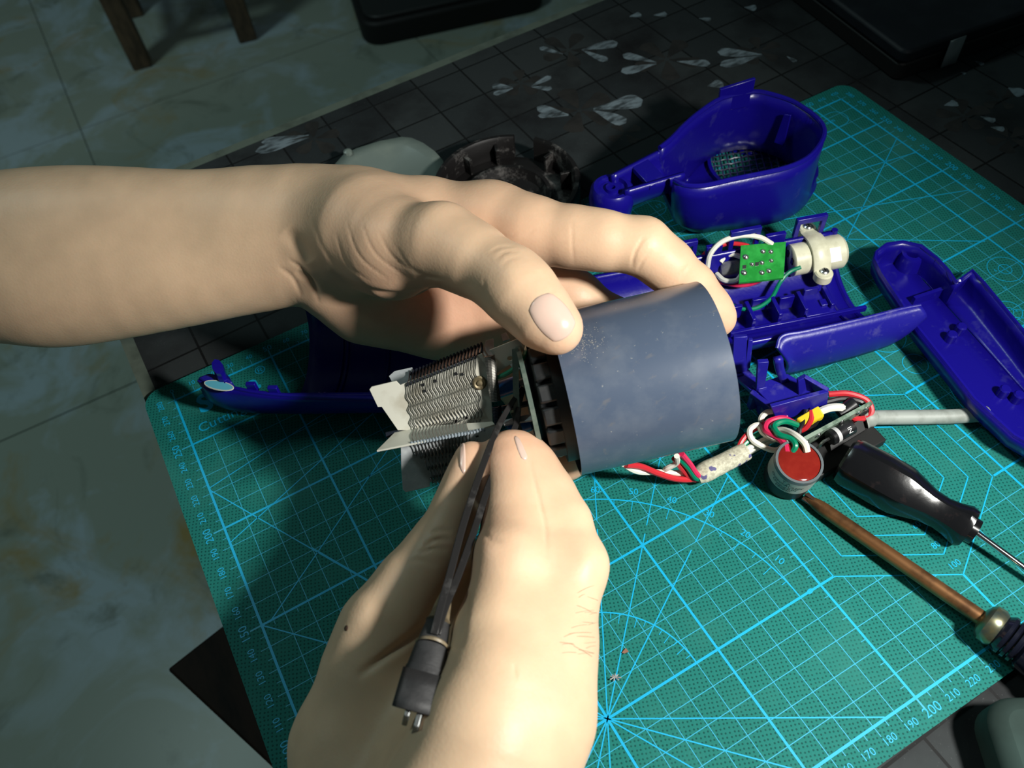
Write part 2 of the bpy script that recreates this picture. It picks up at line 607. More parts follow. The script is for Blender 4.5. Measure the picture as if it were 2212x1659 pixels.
def glyphs(s, bold=0.0):
    if (s, bold) in _tcache: return _tcache[(s, bold)]
    cu = bpy.data.curves.new('text', 'FONT')
    cu.body = s
    cu.align_x = 'CENTER'
    cu.align_y = 'CENTER'
    cu.resolution_u = 3
    cu.offset = bold
    t = bpy.data.objects.new('text', cu)
    COL.objects.link(t)
    dg = bpy.context.evaluated_depsgraph_get()
    ev = t.evaluated_get(dg)
    me = bpy.data.meshes.new_from_object(ev)
    v = np.array([tuple(q.co) for q in me.vertices]) if len(me.vertices) else np.zeros((0, 3))
    f = [tuple(p.vertices) for p in me.polygons]
    bpy.data.objects.remove(t)
    bpy.data.curves.remove(cu)
    bpy.data.meshes.remove(me)
    _tcache[(s, bold)] = (v, f)
    return v, f


def text(s, c, size, rot=0.0, z=.09, bold=0.0, x=None, y=None, n=None):
    v, f = glyphs(s, bold)
    if x is None:
        a = math.radians(rot)
        x, y, n = V(math.cos(a), math.sin(a), 0), V(-math.sin(a), math.cos(a), 0), V(0, 0, 1)
        c = V(c[0], c[1], z)
    return c + size * (v[:, :1] * x + v[:, 1:2] * y), f


T = []
for u in range(0, 421, 10):
    big = u % 50 == 0 and u > 0
    T.append(text(str(u), (u, 285.8 if not big else 286.2), 4.6 if big else 3.5))
    T.append(text(str(u), (u + 2, -6.0), 5.0 if big else 3.9))
for v in range(0, 281, 10):
    big = v % 50 == 0 and v > 0
    T.append(text(str(v), (-7.2, v), 5.0 if big else 4.0, 90))
    T.append(text(str(v), (427, v), 5.0 if big else 3.8, -90))
for a in range(0, 181, 10):
    T.append(text(str(a), (100 + 94.6 * math.cos(math.radians(a)), 50 + 94.6 * math.sin(math.radians(a))), 4.2, (a - 90) * .92))
for s_, y in (('100', 29.7), ('80', 39.4), ('60', 49.7), ('40', 59.7)): T.append(text(s_, (250.3, y), 3.7))
T += [text('17 mm', (277, 263), 4.0), text('17 mm', (397, 267), 4.2), text('6', (385.5, 132), 2.6), text('1', (312.5, 109), 2), text('6', (316, 107), 2.2), text('4', (373, 108), 2.2), text('17', (380, 121), 2.4)]
for g_ in T: obj('numeral', g_, M_line, cmat, smooth=False)
obj('brand_print', [text('S', (12.2, 270.0), 15, 0, bold=.035), text('a', (36.3, 268.8), 13.5, 0, bold=.035), text('\u00ae', (42.2, 274.6), 7)] +
    [text(ch, (7.6 + dx, 256.8), 7.6) for ch, dx in zip('Cutting', (0, 4.5, 8.0, 10.4, 12.4, 15.2, 19.2))], M_line, cmat, smooth=False)

# ------------------------------------------------------------------ stools, box and tray-like case around the table
M_stoolw = mottle(mat('worn_wood', (0.14, 0.095, 0.055), .5), (0.06, 0.042, 0.026, 1), 16, .4, .65, stretch=(3, 3, 1))
st = thing('wooden_stool', 'brown wooden stool with square legs standing on the marble floor', 'stool', (200, 2000, ZF))
f1, f2 = at(308, 140, ZF), at(535, 82, ZF)
ex = unit(f2 - f1)
ey = V(-ex[1], ex[0], 0)
wst = np.linalg.norm(f2 - f1)
for a, b in ((0, 0), (wst, 0), (0, 230), (wst, 230)):
    p = f1 + ex * a + ey * b
    obj('leg', box((p[0], p[1], ZF + 205), ex, ey, (0, 0, 1), 21, 19, 205), M_stoolw, st, bevel=4)
for b, z in ((0, 210), (230, 190)):
    p = f1 + ex * wst / 2 + ey * b
    obj('rail', box((p[0], p[1], ZF + z), ex, ey, (0, 0, 1), wst / 2, 10, 16), M_stoolw, st, bevel=2)
for a in (0, wst):
    p = f1 + ex * a + ey * 115
    obj('rail', box((p[0], p[1], ZF + 230), ex, ey, (0, 0, 1), 10, 115, 16), M_stoolw, st, bevel=2)
p = f1 + ex * wst / 2 + ey * 115
obj('seat', box((p[0], p[1], ZF + 425), ex, ey, (0, 0, 1), wst / 2 + 40, 155, 16), M_stoolw, st, bevel=5)

st2 = thing('wooden_bench', 'very dark wooden bench seat half under the table edge', 'bench', (30, 150, ZF))
c0 = at(360, 1445, -250)
d1, d2 = unit(at(475, 1355, -250) - c0), unit(at(590, 1659, -250) - c0)
c0 = c0 - V(0, 0, 17)
obj('seat', slab([c0, c0 + d1 * 320, c0 + d1 * 320 + d2 * 300, c0 + d2 * 300], (0, 0, 1), 34), mottle(mat('dark_stained_wood', (0.020, 0.011, 0.007), .6, spec=.1), (0.006, 0.004, 0.003, 1), 22, .4, .65, stretch=(4, 1, 1)), st2, bevel=2)
for a, b in ((30, 30), (290, 30), (30, 270), (290, 270)):
    p = c0 + d1 * a + d2 * b
    obj('leg', box((p[0], p[1], (ZF - 266) / 2), d1, unit(np.cross((0, 0, 1), d1)), (0, 0, 1), 18, 18, (-266 - ZF) / 2), M_wood, st2)

p = at(778, 52, ZF + 60)
q = at(700, -10, ZF + 60)
q2 = at(1000, 4, ZF + 60)
e1, e2 = unit(q2 - p), unit(q - p)
e2 = unit(V(-e1[1], e1[0], 0))
M_case = mat('black_case', (0.020, 0.022, 0.022), .45)
M_rimb = mat('black_rubber', (0.006, 0.006, 0.006), .6)
cs = thing('storage_case', 'black storage case with rounded corners lying on the marble floor', 'case', (p + e1 * 180 + e2 * 150) * V(1, 1, 0) + V(0, 0, ZF))
pl = [p + e1 * a + e2 * b for a, b in rrect(0, 420, 0, 320, 45)]
pl2 = [p + e1 * a + e2 * b for a, b in rrect(14, 406, 14, 306, 36)]
obj('body', prism(pl, ZF, ZF + 52), M_rimb, cs, bevel=6)
obj('lid', prism(pl2, ZF + 51, ZF + 60), M_case, cs, bevel=3)

M_lap = mottle(mat('black_laptop_lid', (0.008, 0.010, 0.014), .55, spec=.3), (0.014, 0.017, 0.022, 1), 40)
b0 = at(1932, 184, -3)
bx1 = unit(at(2212, 84, -3) - b0)
by1 = V(-bx1[1], bx1[0], 0)
lp = thing('laptop', 'closed black laptop with a small grey sticker on its edge', 'laptop', b0 + bx1 * 150 + by1 * 110)


def lrect(x0, x1, y0, y1, r): return [b0 + bx1 * a + by1 * b for a, b in rrect(x0, x1, y0, y1, r)]


obj('base', prism(lrect(2, 338, 2, 228, 5), -2.9, 9), M_rimb, lp, bevel=1.5)
obj('hinge_gap', prism(lrect(4, 336, 4, 226, 5), 9, 10.2), M_black, lp)
obj('lid', prism(lrect(0, 340, 0, 230, 6), 10.2, 19), M_lap, lp, bevel=2)
M_stick = mat('grey_sticker', (0.30, 0.34, 0.34), .6)
sx = 34
sg = np.array([[b0 + bx1 * (sx + a) + by1 * yy + V(0, 0, zz) for (yy, zz) in ((-.4, 1), (-.4, 10), (-.4, 19.3), (6, 19.4), (11, 19.4))] for a in (0, 6, 12)])
obj('sticker', grid(sg), M_stick, lp, solid=.25)

# grey padded block at the operator's side of the mat
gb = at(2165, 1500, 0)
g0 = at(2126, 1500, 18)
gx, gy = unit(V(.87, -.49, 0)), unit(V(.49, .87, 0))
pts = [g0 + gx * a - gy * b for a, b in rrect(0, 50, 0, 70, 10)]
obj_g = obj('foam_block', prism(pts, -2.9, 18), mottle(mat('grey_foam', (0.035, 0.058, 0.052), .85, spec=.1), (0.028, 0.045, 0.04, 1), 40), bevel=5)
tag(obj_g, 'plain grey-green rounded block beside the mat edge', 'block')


# ------------------------------------------------------------------ blue plastic shells of the hair dryer
def trough(P0, P1, h0, h1, zr, zb, n=18, m=20, th0=0.0, th1=math.pi, power=1.0, zr1=None, end_shift=0.0):
    """open half tube between two plan points: rim height zr, lowest line zb"""
    P0, P1 = V(P0[0], P0[1], 0), V(P1[0], P1[1], 0)
    d = unit(P1 - P0)
    lat = V(-d[1], d[0], 0)
    G = []
    zr1 = zr if zr1 is None else zr1
    for i in range(m + 1):
        t = i / m
        row = []
        for j in range(n + 1):
            a = th0 + (th1 - th0) * j / n
            h = h0 + (h1 - h0) * t
            z = (zr + (zr1 - zr) * t)
            s = math.sin(a)
            c = -math.cos(a)
            row.append(P0 + (P1 - P0) * t + d * end_shift * (c - 0) * t + lat * h * math.copysign(abs(c) ** power, c) + V(0, 0, z - (z - zb) * abs(s) ** power))
        G.append(row)
    return grid(np.array(G))


# --- ladle-shaped intake housing standing on its grille
rim_px = [(1456, 390), (1480, 402), (1521, 403), (1580, 390), (1640, 378), (1700, 364), (1742, 345), (1767, 320), (1780, 292), (1775, 270), (1756, 250), (1738, 237), (1711, 221), (1670, 207), (1627, 200), (1560, 214), (1516, 241), (1480, 271), (1451, 301), (1425, 322)]
rim = spline([at(x, y, 45) for x, y in rim_px], 3)
cen = rim.mean(0) + V(6, -3, 0)
cbase = at(1636, 352, 4)
ang_ = np.arctan2(rim[:, 1] - cen[1], rim[:, 0] - cen[0])
circ = np.c_[np.cos(ang_), np.sin(ang_), np.zeros(len(rim))]
rows = []
for s_, z, w in ((1.0, 45, 0), (1.0, 38, .0), (.985, 27, .02), (.94, 15, .08), (.87, 6, .2), (.78, 2.0, .45), (.70, 1.4, .75), (.62, 1.5, 1)):
    rr = 33 * s_ / .72
    c_ = cen * (1 - w) + cbase * w
    P = c_ + (rim - cen) * s_ * (1 - w) + circ * 33 * (s_ / .62 if w < 1 else 1) * w
    P[:, 2] = z
    rows.append(P)
P = cbase + circ * 27.5
P[:, 2] = 1.5
rows.append(P)
G = np.array(rows).transpose(1, 0, 2)
ih = thing('intake_housing', 'cup-shaped blue plastic dryer housing with a wire grille in its base', 'plastic housing', (cen[0], cen[1], 0))
gv, gf = grid(G, close_u=False)
nr_ = G.shape[1]
lastc = (G.shape[0] - 1) * nr_
gf += [(lastc + j, j, j + 1, lastc + j + 1) for j in range(2, nr_ - 1)]
obj('cup_wall', (gv, gf), M_blue, ih, solid=2.0, ang=1.2)
# raised lip around the rim, tab, clips, inner ring
obj('rim_lip', sweep(rim + V(0, 0, .6), 1.3, 8), M_blue, ih)
tp_ = at(1585, 205, 45)
tq = unit(at(1640, 196, 45) - at(1552, 212, 45))
obj('locking_tab', slab([at(1552, 213, 45) - V(0, 0, 8), at(1625, 200, 45) - V(0, 0, 8), at(1625, 200, 45) + V(0, 0, 9), at(1552, 213, 45) + V(0, 0, 6)], np.cross(tq, (0, 0, 1)), 2), M_blue, ih, bevel=.4)
for (x, y) in ((1706, 262),):
    b = at(x, y, 36)
    dd = unit(cen - b)
    obj('inner_clip', slab([b - V(0, 0, 16), b + np.cross(dd, (0, 0, 1)) * 6 - V(0, 0, 16), b + np.cross(dd, (0, 0, 1)) * 4 + V(0, 0, 3), b + V(0, 0, 4)], dd, 1.5), M_blue, ih, bevel=.3)
obj('grille_ring', lathe([(0, 28), (2.4, 28), (2.4, 26), (0, 26)], cbase - V(0, 0, 1.0), (0, 0, 1), 40, cap=False), M_blue, ih)
gw = []
for sgn in (-1, 1):
    for k in range(-13, 14):
        off = k * 4.0
        if abs(off) > 26.5: continue
        hl = math.sqrt(27.2 ** 2 - off ** 2)
        a = math.radians(20 + sgn * 40)
        d, nn = V(math.cos(a), math.sin(a), 0), V(-math.sin(a), math.cos(a), 0)
        base = V(cbase[0], cbase[1], 3.0)
        pts = [base + nn * (off) + d * t + V(0, 0, .35 * sgn * math.cos(t * .95)) for t in np.linspace(-hl, hl, max(4, int(hl)))]
        gw.append(sweep(pts, .5, 5))
obj('wire_grille', gw, M_steel, ih)
for k in (9, 16):
    a = math.radians(-50)
    d, nn = V(math.cos(a), math.sin(a), 0), V(-math.sin(a), math.cos(a), 0)
    obj('grille_slat', box(V(cbase[0], cbase[1], 1.2) + nn * k * 1.2, d, nn, (0, 0, 1), 22, 1.2, .9), M_blue, ih)
# handle stub: narrow channel running out of the cup to a pivot eye
pa, pb = at(1452, 358, 40), at(1335, 405, 40)
obj('handle_channel', trough(pa, pb, 10.5, 6.5, 43, 27, 14, 12), M_blue, ih, solid=2.2, ang=1.2)
obj('channel_wall', [box((pa * .55 + pb * .45) + V(0, 0, 1), unit(pb - pa), np.cross((0, 0, 1), unit(pb - pa)), (0, 0, 1), 5, 9.5, 1.4)], M_blue, ih, bevel=.4)
pe = at(1322, 418, 36)
obj('pivot_eye', lathe([(-11, 10.5), (-3, 11.5), (3, 10.8), (4.5, 9.5), (4.5, 7.5), (2.5, 7), (2.5, 3.8), (4.2, 3.4), (4.2, 1.5), (-2, 1.4)], pe, (0.05, 0, 1), 28), M_blue, ih, ang=.7)

# --- half barrel beside the ruler corner, hooked nose and pale oval badge
lb = thing('barrel_half', 'blue half barrel with a hooked nose and a cyan oval badge', 'plastic housing', (75, 240, 0))
nA, nB = at(606, 853, 26), at(1010, 858, 26)
fA, fB = at(655, 652, 26), at(1010, 640, 26)
mA, mB = (nA + fA) / 2, (nB + fB) / 2
dA = unit(mB - mA)
hw = abs(np.cross(unit(nB - nA), fA - nA)[2]) / 2
obj('barrel_wall', trough(mA, mA + dA * 85, hw, hw, 26, 1.5, 24, 12), M_blue, lb, solid=2.0, ang=1.2)
for t in (17, 19.5, 40):
    c_ = mA + dA * t
    lat = V(-dA[1], dA[0], 0)
    rb = [c_ * V(1, 1, 0) + lat * (-math.cos(a)) * (hw - 1.6) + V(0, 0, 26 - 22.8 * math.sin(a)) for a in np.linspace(0.05, math.pi - .05, 20)]
    obj('inner_rib', sweep(rb, .7, 6), M_blue, lb)
# near-side arm: a curved plate running out to the hooked nose
arm_top = [at(430, 822, 27), at(452, 836, 27), at(500, 838, 26), at(545, 846, 26), at(606, 853, 26), at(700, 857, 26), at(860, 862, 26)]
arm_bot = [at(436, 838, 15), at(452, 862, 10), at(490, 880, 7), at(545, 888, 5), at(606, 890, 4), at(700, 890, 3), at(860, 886, 2.5)]
st_, sb_ = spline(arm_top, 5), spline(arm_bot, 5)
G = np.array([[a * (1 - t) + b * t + V(.25, -1, 0) * 5 * math.sin(t * math.pi) * .7 for t in np.linspace(0, 1, 8)] for a, b in zip(st_, sb_)])
obj('outer_wall', grid(G), M_blue, lb, solid=1.8, ang=1.2)
obj('rim_edge', sweep(st_, 1.0, 8), M_blue, lb)
hk = [at(492, 836, 26), at(486, 822, 27), at(478, 812, 30), at(474, 800, 33), at(470, 792, 36)]
obj('hook', sweep(spline(hk, 4), 2.4, 8, flat=1.8), M_blue, lb)
obj('nose_block', slab([at(430, 822, 27), at(455, 812, 28), at(490, 818, 28), at(507, 832, 27), at(495, 842, 26), at(455, 838, 26)], (0, 0, 1), 5), M_blue2, lb, bevel=.8)
oc, oe = [], None
for a in np.linspace(0, 2 * math.pi, 24, endpoint=False):
    oc.append(at(462 + 25 + 31 * math.cos(a) - 14, 833 + 9.5 * math.sin(a) + 5.0 * math.cos(a), 29.8))
obj('oval_badge', slab(oc, (0, 0, 1), .5), mat('cyan_badge', (0.10, 0.42, 0.55), .4), lb)
obj('oval_badge_rim', sweep(oc + [oc[0]], .35, 6), mat('pale_badge_rim', (0.5, 0.55, 0.5), .5), lb)
for (x, y) in ((545, 836), (592, 844)):
    obj('clip', box(at(x, y, 27), dA, (-dA[1], dA[0], 0), (0, 0, 1), 2.2, 1.0, 3), M_blue, lb, bevel=.3)

# --- half barrel that still carries the ion module: ribbed inside, loops on the far edge
rb_ = thing('ribbed_barrel_half', 'blue ribbed half barrel carrying a green circuit board and a cream motor', 'plastic housing', (270, 165, 0))
N1, N2, F1, F2 = at(1560, 752, 22), at(1870, 690, 22), at(1500, 553, 24), at(1842, 490, 24)
mA, mB = (N1 + F1) / 2, (N2 + F2) / 2
dS = unit(mB - mA)
latS = V(-dS[1], dS[0], 0)
mA = mA - dS * 52
LS = np.linalg.norm(mB - mA)
hS = np.linalg.norm(F1 - N1) * abs(unit(F1 - N1) @ latS) / 2


def sh(s, l, z):                            # point in the shell: along, across (- near, + far), height
    p = mA + dS * s + latS * l
    return V(p[0], p[1], z)


obj('barrel_wall', trough(mA, mB, hS, hS, 23, 1.5, 26, 20), M_blue, rb_, solid=2.0, ang=1.2)
obj('end_rim', sweep([sh(LS, -math.cos(a) * hS, 24 - 22 * math.sin(a)) for a in np.linspace(0, math.pi, 26)], 1.6, 8), M_blue, rb_)
for s_ in (LS - 8,):
    obj('inner_rib', sweep([sh(s_, -math.cos(a) * (hS - 2), 23 - 20 * math.sin(a)) for a in np.linspace(0.3, math.pi - .4, 24)], 1.1, 8), M_blue, rb_)
obj('inner_rib', sweep([sh(LS - 62, -math.cos(a) * (hS - 2), 23 - 20 * math.sin(a)) for a in np.linspace(0.1, 1.6, 16)], 1.0, 8), M_blue, rb_)
for s_, w, hh in ((LS - 78, 12, 9), (LS - 47, 13, 10), (LS - 14, 13, 10)):
    # far-edge loops: frames with an opening
    c_ = sh(s_, hS + .5, 24)
    for q in (-1, 1):
        obj('loop_post', box(c_ + dS * q * w / 2 + V(0, 0, hh / 2), dS, latS, (0, 0, 1), 1.2, 1.0, hh / 2), M_blue, rb_, bevel=.3)
    obj('loop_bar', box(c_ + V(0, 0, hh), dS, latS, (0, 0, 1), w / 2 + 1.2, 1.2, 1.6), M_blue, rb_, bevel=.4)
for s_, w in ((LS - 62, 8), (LS - 31, 10)):
    obj('edge_tooth', box(sh(s_, hS, 26), dS, latS, (0, 0, 1), w / 2, 1.2, 3), M_blue, rb_, bevel=.4)
# row of snap pockets along the inner middle
for k in range(6):
    s_ = LS - 78 + k * 13
    obj('snap_rib', box(sh(s_, -2.0, 7), dS, latS, (0, 0, 1), 1.0, 6, 5), M_blue, rb_, bevel=.3)
for k in range(5):
    s_ = LS - 71.5 + k * 13
    obj('snap_pocket', box(sh(s_, 3.5 - 2 * (k % 2), 8.5), dS, latS, (0, 0, 1), 3.6, .9, 4.2), M_blue, rb_, bevel=.3)
obj('snap_pocket', [box(sh(LS - 19, -3, 8), dS, latS, (0, 0, 1), 7.5, 7, .8), box(sh(LS - 15, -4, 9), dS, latS, (0, 0, 1), 2.5, 2, 1)], M_blue, rb_, bevel=.3)
obj('long_rib', box(sh(LS - 30, -9.5, 6), dS, latS, (0, 0, 1), 34, .9, 1.6), M_blue, rb_, bevel=.3)
# flared near wall whose outer face turns to the operator
wt = spline([at(1678, 752, 24), at(1690, 726, 27), at(1740, 716, 27), at(1850, 692, 27), at(1945, 668, 27), at(1988, 660, 27)], 5)
wb = spline([at(1690, 802, 5), at(1705, 806, 3), at(1760, 792, 3), at(1860, 764, 4), at(1935, 735, 9), at(1976, 690, 19)], 5)
G = np.array([[a * (1 - t) + b * t + V(.35, -.9, 0) * 4 * math.sin(t * math.pi) for t in np.linspace(0, 1, 8)] for a, b in zip(wt, wb)])
obj('flared_wall', grid(G), M_blue2, rb_, solid=1.8, ang=1.2)
obj('flared_wall_rim', sweep(wt, .9, 8), M_blue2, rb_)

# circuit board of the module
pc = [at(1600, 532, 26), at(1697, 524, 26), at(1692, 602, 22), at(1596, 612, 22)]
ion = thing('ion_module_board', 'small green circuit board with solder joints above the blue barrel', 'circuit board', np.mean(pc, 0))
npc = unit(np.cross(pc[1] - pc[0], pc[3] - pc[0]))
if npc[2] < 0: npc = -npc
obj('board', slab(pc, npc, 1.4), M_pcb, ion)


def pcb(u, v):
    return pc[0] * (1 - u) * (1 - v) + pc[1] * u * (1 - v) + pc[2] * u * v + pc[3] * (1 - u) * v + npc * .7


for u, v, r in ((.12, .33, 1.5), (.5, .22, 1.3), (.68, .25, 1.2), (.27, .55, 1.1), (.49, .53, 1.2), (.7, .5, 1.1), (.5, .8, 1.3), (.66, .77, 1.3), (.1, .75, 1.5)):
    obj('solder_joint', lathe([(-.1, r * 1.1), (.35, r), (.9, r * .55), (1.2, .15)], pcb(u, v), npc, 10), M_solder, ion)
for u, v in ((.38, .55), (.1, .6)):
    obj('solder_pad', slab([pcb(u - .04, v - .05), pcb(u + .04, v - .05), pcb(u + .04, v + .05), pcb(u - .04, v + .05)], npc, .3), M_solder, ion)
# cream motor held by a clamp with two screws
m0, m1 = at(1705, 563, 15), at(1818, 541, 15)
dm = unit(m1 - m0)
Lm = np.linalg.norm(m1 - m0)
mo = thing('cream_motor', 'cream plastic motor clamped with two screws inside the blue barrel', 'motor', (m0 + m1) / 2 * V(1, 1, 0) + V(0, 0, 3))
obj('body', lathe([(0, 7.4), (.5, 8), (Lm * .34, 8), (Lm * .38, 6.8), (Lm * .56, 6.8), (Lm * .6, 8.6), (Lm * .94, 8.6), (Lm, 7.2)], m0, dm, 28), M_cream, mo, ang=.7)
lm = V(-dm[1], dm[0], 0)
cc = m0 + dm * Lm * .46
cl_ = [cc + lm * l + V(0, 0, z) for l, z in ((-13, -1), (-10.5, 0), (-8, 4.5), (-4, 8.2), (0, 9.2), (4, 8.8), (8, 7.5), (10, 7.2), (13, 7))]
obj('clamp', sweep(spline(cl_, 4), 1.8, 10, flat=2.5, up=dm), M_cream, mo)
for l, z in ((-12.4, 0.6), (11.5, 8.0)):
    s_ = obj('clamp_lug', lathe([(-4, 4.4), (0, 4.4), (.8, 3.8)], cc + lm * l + V(0, 0, z), (0, 0, 1), 20), M_cream, mo)
    sc_ = obj('screw', lathe([(0, 2.2), (.8, 2.2), (1.3, 1.5)], cc + lm * l + V(0, 0, z + .8), (0, 0, 1), 16), M_steel, mo)
    obj('cross_slot_shade', [box(cc + lm * l + V(0, 0, z + 2.0), dm, lm, (0, 0, 1), 1.3, .25, .25), box(cc + lm * l + V(0, 0, z + 2.0), lm, dm, (0, 0, 1), 1.3, .25, .25)], M_black, sc_)  # solid black bars, painted shade in place of a cut cross recess
q = m0 + dm * Lm * .70 - lm * 6.6 + V(0, 0, 5.6)
obj('metal_tab', box(q, dm, unit(lm + V(0, 0, 1)), unit(np.cross(dm, unit(lm + V(0, 0, 1)))), 3.2, 3.4, .5), mat('bright_tab', (.75, .75, .75), .3, .4), mo)
obj('end_slot_shade', [box(m0 + lm * l + V(0, 0, 3 - abs(l) * .2), dm, lm, (0, 0, 1), .6, 1.0, 1.6) for l in (-3, 2.5)], M_black, mo)  # black blocks stand for the shade inside the end openings
# clear lamp and resistor at the board's edge
gl = at(1575, 575, 14)
o = obj('clear_bulb', lathe([(0, .5), (1, 3), (3, 4.2), (9, 4.2), (12, 3.4), (13.5, 1.5)], gl - V(6, 0, 0), unit(V(.8, -.45, .2)), 18), mat('clear_bulb_plastic', (.5, .52, .55), .1, trans=.7))
tag(o, 'small clear neon bulb beside the green circuit board', 'bulb')


def wire(name, label, mt, pts, r=1.05, group=None, cat='wire', n=8):
    P = spline([at(*p) for p in pts], n)
    o = obj(name, sweep(P, r, 8), mt)
    return tag(o, label, cat, group)


wire('wire', 'white wire arching over the green circuit board', M_white, [(1528, 578, 20), (1535, 548, 27), (1560, 522, 31), (1600, 509, 32), (1640, 512, 30), (1668, 527, 26)], 1.25)
wire('wire', 'red wire looping behind the green circuit board', M_red, [(1508, 568, 18), (1530, 542, 24), (1570, 527, 26), (1612, 530, 22), (1640, 545, 18)], 1.1)
wire('wire', 'short white wire curling under the board edge', M_white, [(1548, 592, 14), (1565, 606, 15), (1590, 606, 17), (1603, 592, 20)], 1.3)
wire('wire', 'short white wire from the clear bulb to the board', M_white, [(1556, 566, 18), (1568, 552, 20), (1585, 550, 21), (1603, 556, 22)], 1.3)
wire('wire', 'pink-red wire running below the green circuit board', M_pink, [(1550, 608, 12), (1590, 616, 14), (1620, 614, 15), (1645, 604, 18)], 1.1)
wire('wire', 'green wire sagging from the cream motor into the barrel', M_green, [(1565, 645, 12), (1590, 664, 10), (1630, 667, 10), (1665, 645, 11), (1685, 610, 13), (1705, 588, 16), (1730, 577, 18)], 1.0)

# --- slotted blue bracket leaning on the barrel
bk_ = thing('slotted_bracket', 'purple-blue slotted plastic bracket with upright fins beside the wires', 'plastic bracket', at(1690, 860, 0))
fa, fb = at(1670, 880, 22), at(1786, 848, 22)
db = unit(fb - fa)
nb = V(-db[1], db[0], 0)


def bb(x, y, px0, z, hx, hy, hz, m=M_blue2, nm='fin', bev=.4):
    c_ = at(x, y, z)
    return obj(nm, box(c_, db, nb, (0, 0, 1), hx, hy, hz), m, bk_, bevel=bev)


def pan(pts, th, nm, m=M_blue2):           # panel through pixel/height points
    P = [at(*p) for p in pts]
    n_ = np.cross(P[1] - P[0], P[-1] - P[0])
    return obj(nm, slab(P, n_, th), m, bk_, bevel=.3)


pan([(1664, 876, 25), (1788, 843, 25), (1784, 876, 12), (1676, 908, 12)], 2.0, 'front_plate')
pan([(1738, 812, 30), (1790, 842, 25), (1784, 872, 12), (1742, 850, 14)], 2.0, 'side_plate')
pan([(1722, 820, 28), (1740, 810, 30), (1742, 852, 14), (1724, 866, 14)], 2.0, 'inner_plate')
pan([(1624, 835, 18), (1700, 810, 18), (1770, 850, 18), (1668, 880, 18)], 2.2, 'deck')
pan([(1636, 780, 36), (1660, 778, 36), (1650, 838, 18), (1632, 842, 18)], 2.2, 'fin')
G = np.array([[at(1672 + 18 * t + 14 * s_ * s_, 775 + 50 * s_ - 4 * t, 36 - 17 * s_) for t in (0, 1)] for s_ in np.linspace(0, 1, 7)])
obj('curved_fin', grid(G), M_blue2, bk_, solid=2.2)
pan([(1584, 726, 36), (1614, 724, 36), (1612, 800, 18), (1580, 804, 18)], 2.2, 'fin')
pan([(1616, 732, 35), (1626, 732, 35), (1620, 792, 18), (1608, 800, 18)], 2.0, 'fin')
pan([(1570, 800, 16), (1612, 796, 16), (1650, 838, 16), (1625, 850, 16)], 2.4, 'deck')
obj('screw_post', lathe([(0, 3.2), (16, 3.2), (16, 1.6), (12, 1.4)], at(1580, 800, 10), (0, 0, 1), 16), M_blue2, bk_)
for (x, y, z) in ((1590, 822, 12), (1640, 850, 14), (1630, 862, 12), (1650, 872, 12)):
    obj('peg', box(at(x, y, z), db, nb, (0, 0, 1), 2.2, 1.6, 6), M_blue2, bk_, bevel=.4)
pan([(1622, 845, 20), (1668, 878, 20), (1664, 892, 8), (1624, 866, 8)], 2.0, 'toothed_plate')

# --- handle cover: channel with rounded end
hc = thing('handle_cover', 'long blue handle cover with a round end and a screw boss', 'plastic housing', at(2060, 740, 0))
outl = [at(*p) for p in ((1893, 545, 17), (1915, 528, 17), (1950, 523, 17), (1990, 532, 17), (2025, 560, 17), (2048, 585, 17), (2066, 612, 17), (2072, 606, 17), (2100, 585, 17), (2125, 612, 17), (2212, 718, 17), (2330, 880, 17), (2310, 1010, 17), (2190, 940, 17), (2105, 862, 17), (2040, 780, 17), (1980, 705, 17), (1938, 640, 17), (1905, 590, 17), (1890, 560, 17))]
outl = np.array(outl)
oc_ = outl.mean(0)
ax0, ax1 = at(1955, 572, 0), at(2250, 900, 0)
axd = unit(ax1 - ax0)


def axp(p):                                 # nearest point on the channel's middle line
    t = np.clip((p - ax0) @ axd, 0, np.linalg.norm(ax1 - ax0))
    return ax0 + axd * t


rows = []
for s_, z in ((1.0, 17), (.985, 12), (.93, 7), (.82, 4), (.62, 2.6), (.3, 2.0), (.02, 2.0)):
    P = np.array([axp(p) * (1 - s_) + p * s_ for p in outl])
    P[:, 2] = z
    rows.append(P)
G = np.array(rows).transpose(1, 0, 2)
obj('channel', grid(G, close_u=True), M_blue, hc, solid=1.8, ang=1.0)
obj('rim_edge', sweep(np.concatenate([outl, outl[:1]]), 1.0, 6), M_blue, hc)
bs = at(1962, 570, 4)
obj('screw_boss', lathe([(-2, 6.5), (6, 5.8), (7.5, 5.2), (7.5, 3.2), (1, 3), (1, .1)], bs, (0, 0, 1), 24), M_blue, hc)
obj('inner_rib', [box(at(2006, 640, 5), unit(V(axd[1], -axd[0], 0)), axd, (0, 0, 1), 9, .9, 3)], M_blue, hc)
for (x, y) in ((2165, 850), (2195, 862), (2072, 715), (2052, 732)):
    obj('peg', lathe([(-2, 2.6), (3.5, 2.4), (4.2, 1.8)], at(x, y, 4), (0, 0, 1), 14), M_blue, hc)
obj('step_wall', slab([at(2066, 612, 17), at(2100, 585, 17), at(2100, 585, 6), at(2066, 612, 6)], axd, 1.6), M_blue, hc)

